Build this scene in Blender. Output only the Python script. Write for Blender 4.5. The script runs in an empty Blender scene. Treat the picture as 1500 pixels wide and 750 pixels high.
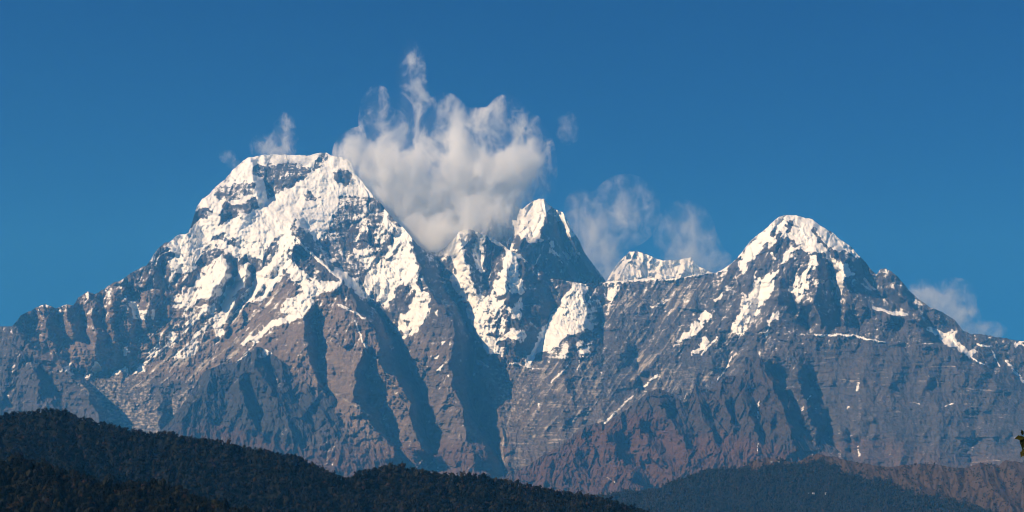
import bpy, bmesh, math, random
import numpy as np
from mathutils import Vector

random.seed(7)
RNG = np.random.RandomState(11)
R = math.radians
scn = bpy.context.scene
col = scn.collection

# ------------------------------------------------------------------ camera
FOC = 1846.0          # focal length in photo pixels (photo 1500 wide)
HOR = 790.0           # row of the horizon (camera is level, the frame is shifted up)
cam_d = bpy.data.cameras.new('camera')
cam = bpy.data.objects.new('camera', cam_d); col.objects.link(cam)
cam_d.sensor_width = 36.0
cam_d.lens = 36.0 * FOC / 1500.0
cam_d.shift_y = (HOR - 375.0) / 1500.0
cam_d.clip_start = 0.5
cam_d.clip_end = 120000.0
cam.location = (0, 0, 0)
cam.rotation_euler = (R(90), 0, 0)
scn.camera = cam

# ------------------------------------------------------------------ light
SUN_EL, SUN_AZ = 36.0, -119.0        # azimuth measured clockwise from +Y (view direction)
world = bpy.data.worlds.new("World"); scn.world = world
world.use_nodes = True
wn = world.node_tree; wn.nodes.clear()
sky = wn.nodes.new('ShaderNodeTexSky'); sky.sky_type = 'NISHITA'; sky.sun_disc = False
sky.sun_elevation = R(SUN_EL); sky.sun_rotation = R(SUN_AZ)
sky.altitude = 3500; sky.air_density = 1.0; sky.dust_density = 0.3; sky.ozone_density = 4.0
hs = wn.nodes.new('ShaderNodeHueSaturation'); hs.inputs['Saturation'].default_value = 2.3; hs.inputs['Hue'].default_value = 0.528; hs.inputs['Value'].default_value = 1.03
bg = wn.nodes.new('ShaderNodeBackground'); bg.inputs['Strength'].default_value = 0.055
wo = wn.nodes.new('ShaderNodeOutputWorld')
wn.links.new(sky.outputs[0], hs.inputs['Color']); wn.links.new(hs.outputs[0], bg.inputs[0]); wn.links.new(bg.outputs[0], wo.inputs[0])
sl = bpy.data.lights.new('sun', 'SUN'); sl.energy = 5.0; sl.angle = R(0.5); sl.color = (1.0, 0.95, 0.87)
sun = bpy.data.objects.new('sun', sl); col.objects.link(sun)
sdir = Vector((math.cos(R(SUN_EL)) * math.sin(R(SUN_AZ)), math.cos(R(SUN_EL)) * math.cos(R(SUN_AZ)), math.sin(R(SUN_EL))))
sun.rotation_euler = sdir.to_track_quat('Z', 'Y').to_euler()
sun.location = (-200, -200, 300)
scn.view_settings.view_transform = 'Standard'; scn.view_settings.look = 'None'
scn.view_settings.gamma = 1.0; scn.view_settings.exposure = 0.0
scn.view_settings.use_curve_mapping = False
scn.cycles.volume_bounces = 8
scn.cycles.max_bounces = 12
scn.cycles.diffuse_bounces = 2
scn.cycles.filter_width = 1.1
scn.cycles.volume_step_rate = 1.0
scn.cycles.volume_max_steps = 256

HAZE_COL, HAZE_DEN = (0.08, 0.45, 1.0), 3.5e-5

# ------------------------------------------------------------------ helpers
def tag(o, label=None, cat=None, group=None, kind=None):
    if label: o['label'] = label
    if cat: o['category'] = cat
    if group: o['group'] = group
    if kind: o['kind'] = kind
    return o

def w3(px, py, Y):
    return np.array([(px - 750.0) / FOC * Y, Y, (HOR - py) / FOC * Y])

F = np.float32
def hash2(ix, iy, seed):
    h = (ix.astype(np.int64) * 374761393 + iy.astype(np.int64) * 668265263 + seed * 1274126177) & 0xffffffff
    h = ((h ^ (h >> 13)) * 1274126177) & 0xffffffff
    return (((h ^ (h >> 16)) & 0xffffff) / float(0xffffff)).astype(F)

def perlin(x, y, seed):
    ix = np.floor(x); iy = np.floor(y)
    fx = (x - ix).astype(F); fy = (y - iy).astype(F)
    ux = fx * fx * fx * (fx * (fx * 6 - 15) + 10); uy = fy * fy * fy * (fy * (fy * 6 - 15) + 10)
    out = 0
    for dx in (0, 1):
        for dy in (0, 1):
            a = hash2(ix + dx, iy + dy, seed) * 2 * np.pi
            g = np.cos(a) * (fx - dx) + np.sin(a) * (fy - dy)
            out = out + g * (ux if dx else 1 - ux) * (uy if dy else 1 - uy)
    return (out * 1.45).astype(F)

def fbm(x, y, seed, octs=4, gain=0.5):
    s = 0; a = 1.0
    for o in range(octs):
        s = s + a * perlin(x * 2 ** o, y * 2 ** o, seed + o * 17); a *= gain
    return s

def ridged(x, y, seed, octs=4, gain=0.5):
    s = 0; a = 1.0
    for o in range(octs):
        s = s + a * (1 - 2 * np.abs(perlin(x * 2 ** o, y * 2 ** o, seed + o * 13))); a *= gain
    return s

def facets(x, y, lam, seed, slope=.35, lx=1.0):
    """broken rock: every block is a plane with its own tilt, breaking sharply at its edges"""
    X = x / (lam * lx) + .35 * perlin(x / (lam * .9), y / (lam * .9), seed + 50); Y = y / (lam * 1.5) + .35 * perlin(x / (lam * .9), y / (lam * .9), seed + 51)
    ix = np.floor(X); iy = np.floor(Y); best = np.full(x.shape, 9.0, F); out = np.zeros(x.shape, F)
    for i in (-1, 0, 1):
        for j in (-1, 0, 1):
            cx = ix + i + hash2(ix + i, iy + j, seed); cy = iy + j + hash2(ix + i, iy + j, seed + 1)
            dx = X - cx; dy = Y - cy; d = (dx * dx + dy * dy).astype(F)
            a = hash2(ix + i, iy + j, seed + 2) * 2 - 1; b = hash2(ix + i, iy + j, seed + 3) * 2 - 1; c = hash2(ix + i, iy + j, seed + 4) - .5
            v = (a * dx * lam * lx + b * dy * lam * 1.5) * slope * 2 + c * lam * slope * .8
            m = d < best; out = np.where(m, v, out).astype(F); best = np.minimum(best, d)
    return out

def box(a, r):
    r = int(max(1, round(r)))
    for ax in (0, 1):
        pad = [(0, 0), (0, 0)]; pad[ax] = (r + 1, r)
        c = np.cumsum(np.pad(a, pad, mode='edge').astype(np.float64), axis=ax)
        n = a.shape[ax]
        hi = np.take(c, np.arange(2 * r + 1, 2 * r + 1 + n), axis=ax); lo = np.take(c, np.arange(0, n), axis=ax)
        a = ((hi - lo) / (2 * r + 1)).astype(F)
    return a

def interp(pts, x):
    p = np.array(pts, dtype=float)
    return np.interp(x, p[:, 0], p[:, 1])

def bil(a, x, y):
    h, w = a.shape
    x = np.clip(x, 0, w - 1.001); y = np.clip(y, 0, h - 1.001)
    ix = x.astype(int); iy = y.astype(int); fx = x - ix; fy = y - iy
    return (a[iy, ix] * (1 - fx) * (1 - fy) + a[iy, ix + 1] * fx * (1 - fy) + a[iy + 1, ix] * (1 - fx) * fy + a[iy + 1, ix + 1] * fx * fy)

class Field:
    """relief of one mountain side: how far the rock stands out at every bearing / height"""
    def __init__(s, x0, x1, y0, y1):
        s.x0, s.x1, s.y0, s.y1 = x0, x1, y0, y1
        s.W = x1 - x0 + 1; s.H = y1 - y0 + 1
        s.gx, s.gy = np.meshgrid(np.arange(x0, x1 + 1, dtype=F), np.arange(y0, y1 + 1, dtype=F))
    def roughen(s, L, jx, jp, rs):
        out = [L[0]]
        for a, b in zip(L[:-1], L[1:]):
            n = max(1, int(math.hypot(a[0] - b[0], a[1] - b[1]) / 9))
            for k in range(1, n + 1):
                t = k / n; e = 1 if k < n else .3
                out.append((a[0] + (b[0] - a[0]) * t + rs.uniform(-jx, jx) * e, a[1] + (b[1] - a[1]) * t + rs.uniform(-jx, jx) * .5 * e, a[2] + (b[2] - a[2]) * t + rs.uniform(-jp, jp) * e))
        return out
    def solve(s, lines, jx=0, jp=0):
        """spread the heights given along crests and gullies to facets between them"""
        rs = np.random.RandomState(77); lines = [lines[0]] + [s.roughen(L, jx, jp, rs) for L in lines[1:]] if jx else lines
        sol = None
        for f, it in ((16, 500), (8, 200), (4, 140), (2, 80), (1, 40)):
            w = s.W // f + 2; h = s.H // f + 2
            acc = np.zeros((h, w)); cnt = np.zeros((h, w))
            for L in lines:
                for a, b in zip(L[:-1], L[1:]):
                    n = int(max(abs(a[0] - b[0]), abs(a[1] - b[1])) / f * 2) + 2
                    t = np.linspace(0, 1, n)
                    X = ((a[0] + (b[0] - a[0]) * t - s.x0) / f + .5).astype(int); Y = ((a[1] + (b[1] - a[1]) * t - s.y0) / f + .5).astype(int)
                    V = a[2] + (b[2] - a[2]) * t
                    ok = (X >= 0) & (X < w) & (Y >= 0) & (Y < h)
                    np.add.at(acc, (Y[ok], X[ok]), V[ok]); np.add.at(cnt, (Y[ok], X[ok]), 1)
            m = cnt > 0; c = np.where(m, acc / np.maximum(cnt, 1), 0)
            if sol is None: sol = np.where(m, c, c[m].mean())
            else:
                yy, xx = np.mgrid[0:h, 0:w] / 2.0
                sol = bil(sol, xx, yy)
            for _ in range(it):
                p = np.pad(sol, 1, mode='edge')
                sol = np.where(m, c, (p[:-2, 1:-1] + p[2:, 1:-1] + p[1:-1, :-2] + p[1:-1, 2:]) * .25)
        return sol[:s.H, :s.W].astype(F)
    def erode(s, D, octs, seed, rough=1.0):
        """branching gullies that follow the fall line; returns D and the gully field (+ rib, - gully)"""
        E = np.zeros_like(D); 
        for k, (lam, amp) in enumerate(octs):
            Ds = box(D, lam * .35)
            dy, dx = np.gradient(Ds)
            Yz = np.maximum(-dy, 0.15)
            fx = np.clip(Yz * dx, -.55, .55); fy = 1 + 0 * dx
            n = np.sqrt(fx * fx + fy * fy); fx = fx / n; fy = fy / n
            cx, cy = fy, -fx
            X = s.gx / lam; Y = s.gy / (lam * 1.25)
            ix = np.floor(X); iy = np.floor(Y)
            S = 0; C = 0
            for i in (-1, 0, 1, 2):
                for j in (-1, 0, 1, 2):
                    jx = ix + i + hash2(ix + i, iy + j, seed + k * 7) - .5; jy = iy + j + hash2(ix + i, iy + j, seed + k * 7 + 3) - .5
                    vx = X - jx; vy = (Y - jy)
                    w = np.exp(-1.9 * (vx * vx + vy * vy))
                    ph = (vx * cx + vy * 1.25 * cy) * (2 * np.pi * 1.05) + hash2(ix + i, iy + j, seed + 5 + k) * 2.5
                    S = S + w * np.sin(ph); C = C + w * np.cos(ph)
            ph = np.arctan2(S, C) / np.pi
            tri = 1 - 2 * np.abs(ph)
            mag = np.minimum(np.sqrt(S * S + C * C) * 1.6, 1)
            e = (tri * mag * amp).astype(F) * rough
            D = D - e; E = E + e / amp * (.6 ** k)
        return D.astype(F), E.astype(F)
    def poly(s, pts):
        xs = [p[0] for p in pts]; ys = [p[1] for p in pts]
        a, b = max(int(min(xs)) - s.x0 - 1, 0), min(int(max(xs)) - s.x0 + 2, s.W)
        c, d = max(int(min(ys)) - s.y0 - 1, 0), min(int(max(ys)) - s.y0 + 2, s.H)
        m = np.zeros((s.H, s.W), bool)
        if a >= b or c >= d: return m
        X = s.gx[c:d, a:b]; Y = s.gy[c:d, a:b]; q = np.zeros(X.shape, bool)
        n = len(pts)
        for i in range(n):
            x1, y1 = pts[i]; x2, y2 = pts[(i + 1) % n]
            if y1 == y2: continue
            q ^= ((y1 > Y) != (y2 > Y)) & (X < (x2 - x1) * (Y - y1) / (y2 - y1) + x1)
        m[c:d, a:b] = q
        return m
    def stroke(s, pts, w):
        m = np.zeros((s.H, s.W), bool)
        for (x1, y1), (x2, y2) in zip(pts[:-1], pts[1:]):
            a, b = max(int(min(x1, x2) - w - 2) - s.x0, 0), min(int(max(x1, x2) + w + 2) - s.x0, s.W)
            c, d = max(int(min(y1, y2) - w - 2) - s.y0, 0), min(int(max(y1, y2) + w + 2) - s.y0, s.H)
            if a >= b or c >= d: continue
            X = s.gx[c:d, a:b]; Y = s.gy[c:d, a:b]
            L = (x2 - x1) ** 2 + (y2 - y1) ** 2 + 1e-6
            t = np.clip(((X - x1) * (x2 - x1) + (Y - y1) * (y2 - y1)) / L, 0, 1)
            m[c:d, a:b] |= np.hypot(X - x1 - t * (x2 - x1), Y - y1 - t * (y2 - y1)) < w / 2
        return m

def raw_mesh(name, verts, quads, smooth=True):
    me = bpy.data.meshes.new(name)
    verts = np.ascontiguousarray(verts, dtype=np.float32); quads = np.ascontiguousarray(quads, dtype=np.int32)
    k = quads.shape[1]
    me.vertices.add(len(verts)); me.vertices.foreach_set('co', verts.ravel())
    me.loops.add(quads.size); me.loops.foreach_set('vertex_index', quads.ravel())
    me.polygons.add(len(quads)); me.polygons.foreach_set('loop_start', np.arange(0, quads.size, k, dtype=np.int32))
    me.polygons.foreach_set('loop_total', np.full(len(quads), k, dtype=np.int32))
    me.polygons.foreach_set('use_smooth', np.full(len(quads), smooth, dtype=bool))
    me.update(calc_edges=True)
    return me

def attr(me, name, vals):
    a = me.attributes.new(name, 'FLOAT', 'POINT'); a.data.foreach_set('value', np.ascontiguousarray(vals, dtype=np.float32).ravel())

def make_sheet(name, fld, D, D0, unit, sky_y, bottom, mat, attrs, back=(26, 130.0, 120.0), step=1.0, xr=None, seed=0, jag=1.6):
    xr = xr or (fld.x0, fld.x1)
    xs = np.arange(xr[0], xr[1] + .01, step)
    ys = interp(sky_y, xs)
    ys = ys - jag * fbm(xs / 14.0, xs * 0 + seed, 71 + seed, 4, .6) 
    yb = interp(bottom, xs) if not np.isscalar(bottom) else np.full(len(xs), float(bottom))
    nv = int((yb - ys).max() / step) + 1
    v = np.linspace(0, 1, nv)[:, None]
    PY = ys[None] + v * (yb - ys)[None]; PX = np.repeat(xs[None], nv, 0)
    fx = PX - fld.x0; fy = PY - fld.y0
    Dm = D0 + unit * bil(D, fx, fy)
    V = np.stack([(PX - 750) / FOC * Dm, Dm, (HOR - PY) / FOC * Dm], -1)
    nb, sy, sz = back
    top = V[0]
    rows = []
    for k in range(nb, 0, -1):
        n = fbm(top[:, 0] / 900.0, np.full(len(xs), k * .35), 5 + seed, 3) * 60 * min(k, 8) / 4
        r = top.copy(); r[:, 1] += sy * k; r[:, 2] = np.maximum(top[:, 2] - sz * (k - .3) * (1.0 if k > 1 else .5) + n, -300)
        rows.append(r)
    V = np.concatenate([np.array(rows), V], 0)
    h, w = V.shape[:2]
    idx = np.arange(h * w).reshape(h, w)
    q = np.stack([idx[:-1, :-1], idx[1:, :-1], idx[1:, 1:], idx[:-1, 1:]], -1).reshape(-1, 4)
    me = raw_mesh(name, V.reshape(-1, 3), q)
    for an, av in attrs.items():
        a = bil(av, fx, fy)
        a = np.concatenate([np.repeat(a[:1], nb, 0), a], 0)
        attr(me, an, a)
    me.materials.append(mat)
    o = bpy.data.objects.new(name, me); col.objects.link(o)
    o['kind'] = 'structure'
    def surf(px, py):
        d = D0 + unit * float(bil(D, np.array([px - fld.x0]), np.array([py - fld.y0]))[0])
        return w3(px, py, d)
    def surf_many(px, py):
        d = D0 + unit * bil(D, px - fld.x0, py - fld.y0)
        return np.stack([(px - 750) / FOC * d, d, (HOR - py) / FOC * d], -1)
    return o, surf, surf_many, (xs, ys)

# ------------------------------------------------------------------ materials
def nmat(name):
    m = bpy.data.materials.new(name); m.use_nodes = True
    nt = m.node_tree; nt.nodes.clear()
    out = nt.nodes.new('ShaderNodeOutputMaterial'); b = nt.nodes.new('ShaderNodeBsdfPrincipled')
    nt.links.new(b.outputs[0], out.inputs['Surface'])
    b.inputs['Roughness'].default_value = 0.95; b.inputs['Specular IOR Level'].default_value = 0.1
    return m, nt, b
def N(nt, t, **kw):
    n = nt.nodes.new(t)
    for k, v in kw.items(): setattr(n, k, v)
    return n
def mixc(nt, f, a, b):
    m = nt.nodes.new('ShaderNodeMix'); m.data_type = 'RGBA'
    for s, v in ((m.inputs[0], f), (m.inputs[6], a), (m.inputs[7], b)):
        if hasattr(v, 'links'): nt.links.new(v, s)
        elif isinstance(v, tuple): s.default_value = (*v, 1)
        else: s.default_value = v
    return m.outputs[2]
def math_(nt, op, a, b=0.0, c=0.0, clamp=False):
    m = nt.nodes.new('ShaderNodeMath'); m.operation = op; m.use_clamp = clamp
    for s, v in zip(m.inputs, (a, b, c)):
        if hasattr(v, 'links'): nt.links.new(v, s)
        else: s.default_value = v
    return m.outputs[0]
def ramp(nt, v, a, b, A=0.0, B=1.0):
    m = nt.nodes.new('ShaderNodeMapRange'); m.interpolation_type = 'SMOOTHSTEP'
    nt.links.new(v, m.inputs[0])
    for i, x in enumerate((a, b, A, B)): m.inputs[i + 1].default_value = x
    return m.outputs[0]
def noise(nt, scale, detail=5, rough=.6, vec=None, dist=0.0):
    n = nt.nodes.new('ShaderNodeTexNoise'); n.inputs['Scale'].default_value = scale; n.inputs['Detail'].default_value = detail
    n.inputs['Roughness'].default_value = rough; n.inputs['Distortion'].default_value = dist
    if vec is not None: nt.links.new(vec, n.inputs['Vector'])
    return n.outputs[0]
def att(nt, name):
    a = nt.nodes.new('ShaderNodeAttribute'); a.attribute_name = name; return a.outputs['Fac']
def mapped(nt, scale):
    t = nt.nodes.new('ShaderNodeTexCoord'); m = nt.nodes.new('ShaderNodeMapping'); m.inputs['Scale'].default_value = scale
    nt.links.new(t.outputs['Object'], m.inputs[0]); return m.outputs[0]

def mountain_material(name, grey=(0.080, 0.073, 0.078), brown=(0.19, 0.145, 0.118), rust=(0.108, 0.066, 0.050), pale=(0.36, 0.325, 0.29)):
    m, nt, b = nmat(name)
    iso = mapped(nt, (.001, .001, .001)); st = mapped(nt, (.004, .004, .03)); vs = mapped(nt, (.012, .012, .0016))
    n1 = noise(nt, 3, 6, .62, iso); n2 = noise(nt, 22, 6, .65, iso); n3 = noise(nt, 1, 5, .6, st, .6); n4 = noise(nt, 1, 4, .6, vs)
    c = mixc(nt, ramp(nt, math_(nt, 'ADD', att(nt, 'brown'), math_(nt, 'MULTIPLY_ADD', n1, .9, -.45)), .2, .9), grey, brown)
    c = mixc(nt, ramp(nt, math_(nt, 'ADD', att(nt, 'rust'), math_(nt, 'MULTIPLY_ADD', n2, 1.2, -.6)), .25, .95), c, rust)
    pl = math_(nt, 'ADD', att(nt, 'pale'), math_(nt, 'ADD', math_(nt, 'MULTIPLY_ADD', n3, 1.0, -.5), math_(nt, 'MULTIPLY_ADD', n2, .8, -.4)))
    c = mixc(nt, ramp(nt, pl, .25, 1.0), c, pale)
    k = math_(nt, 'ADD', math_(nt, 'MULTIPLY_ADD', n2, 1.1, .25), math_(nt, 'MULTIPLY_ADD', n4, .9, -.25))
    k = math_(nt, 'MULTIPLY', k, math_(nt, 'MULTIPLY_ADD', n3, .9, .55))
    mm = nt.nodes.new('ShaderNodeMix'); mm.data_type = 'RGBA'; mm.blend_type = 'MULTIPLY'; mm.inputs[0].default_value = 1
    nt.links.new(c, mm.inputs[6]); cc = nt.nodes.new('ShaderNodeCombineColor')
    for i in range(3): nt.links.new(k, cc.inputs[i])
    nt.links.new(cc.outputs[0], mm.inputs[7]); c = mm.outputs[2]
    n5 = noise(nt, 34, 5, .7, iso)
    n7 = noise(nt, 1, 4, .6, mapped(nt, (.03, .03, .0045)))
    sn = math_(nt, 'ADD', math_(nt, 'MULTIPLY_ADD', n7, 1.3, -.65), math_(nt, 'ADD', att(nt, 'snow'), math_(nt, 'ADD', math_(nt, 'MULTIPLY_ADD', n5, 1.4, -.7), math_(nt, 'MULTIPLY_ADD', n3, .5, -.25))))
    sf = ramp(nt, sn, -.12, .16)
    n6 = noise(nt, 1, 6, .75, mapped(nt, (.02, .02, .011)))
    dust = math_(nt, 'MULTIPLY', ramp(nt, sn, -.46, -.02), ramp(nt, n6, .46, .62)); sf = math_(nt, 'MAXIMUM', sf, math_(nt, 'MULTIPLY', dust, .62))
    scol = mixc(nt, n2, (0.80, 0.81, 0.83), (0.90, 0.89, 0.87))
    c = mixc(nt, sf, c, scol)
    nt.links.new(c, b.inputs['Base Color'])
    bp = nt.nodes.new('ShaderNodeBump'); bp.inputs['Distance'].default_value = 26
    hgt = math_(nt, 'ADD', math_(nt, 'ADD', math_(nt, 'MULTIPLY_ADD', n7, .7, n2), math_(nt, 'MULTIPLY', n4, .8)), math_(nt, 'MULTIPLY', n3, .7))
    nt.links.new(hgt, bp.inputs['Height'])
    nt.links.new(math_(nt, 'MULTIPLY_ADD', sf, -.55, .95), bp.inputs['Strength'])
    nt.links.new(bp.outputs[0], b.inputs['Normal'])
    return m

M_ROCK = mountain_material('mountain_rock_and_snow')
M_SLATE_ROCK = mountain_material('dark_slate_spur', grey=(0.052, 0.052, 0.058), brown=(0.10, 0.078, 0.062), rust=(0.085, 0.054, 0.042), pale=(0.22, 0.20, 0.19))
M_GRASS_ROCK = mountain_material('brown_grass_spur', grey=(0.062, 0.052, 0.050), brown=(0.10, 0.075, 0.06), rust=(0.098, 0.056, 0.040), pale=(0.2, 0.16, 0.13))

# ------------------------------------------------------------------ main massif
SKY = [(-60,490),(-40,488),(0,478),(18,478),(30,463),(50,452),(66,445),(74,449),(82,452),(97,446),(107,447),(115,436),(128,427),(140,431),(152,424),(165,414),(176,412),(190,401),(205,393),(215,388),(222,378),(232,363),(240,357),(252,352),(262,344),(276,342),(280,330),(285,312),(288,303),(296,292),(308,283),(318,272),(330,262),(342,248),(355,237),(365,230),(380,228),(400,226),(430,227),(450,228),(466,224),(478,224),(490,229),(505,231),(514,238),(520,255),(530,265),(545,285),(560,300),(575,320),(590,333),(604,349),(612,360),(625,368),(640,370),(650,364),(662,354),(672,340),(684,335),(700,340),(712,345),(722,348),(732,356),(745,365),(760,373),(775,385),(785,388),(795,398),(803,406),(815,409),(830,411),(845,414),(858,416),(875,415),(890,412),(915,411),(930,410),(945,408),(958,407),(975,409),(990,408),(1005,405),(1020,403),(1035,400),(1048,400),(1060,394),(1068,388),(1080,378),(1090,365),(1100,352),(1110,344),(1122,335),(1130,327),(1140,318),(1150,315),(1160,315),(1175,318),(1190,321),(1200,330),(1215,337),(1230,350),(1245,360),(1258,374),(1268,385),(1277,396),(1284,402),(1290,394),(1297,392),(1305,398),(1318,408),(1330,424),(1345,438),(1360,448),(1375,455),(1390,463),(1400,470),(1410,484),(1420,488),(1440,490),(1455,493),(1470,495),(1485,498),(1500,500),(1560,504)]
PSKY = [(-60,30),(0,30),(60,38),(130,34),(180,28),(220,22),(280,12),(365,0),(470,-8),(514,0),(604,30),(625,-40),(640,-60),(655,-45),(684,-8),(745,-2),(803,-35),(845,-38),(870,-66),(960,-68),(1060,-48),(1110,0),(1150,10),(1190,14),(1260,0),(1284,-12),(1297,4),(1340,-8),(1410,-8),(1500,-20),(1560,-20)]
mf = Field(-60, 1560, 200, 800)
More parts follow.
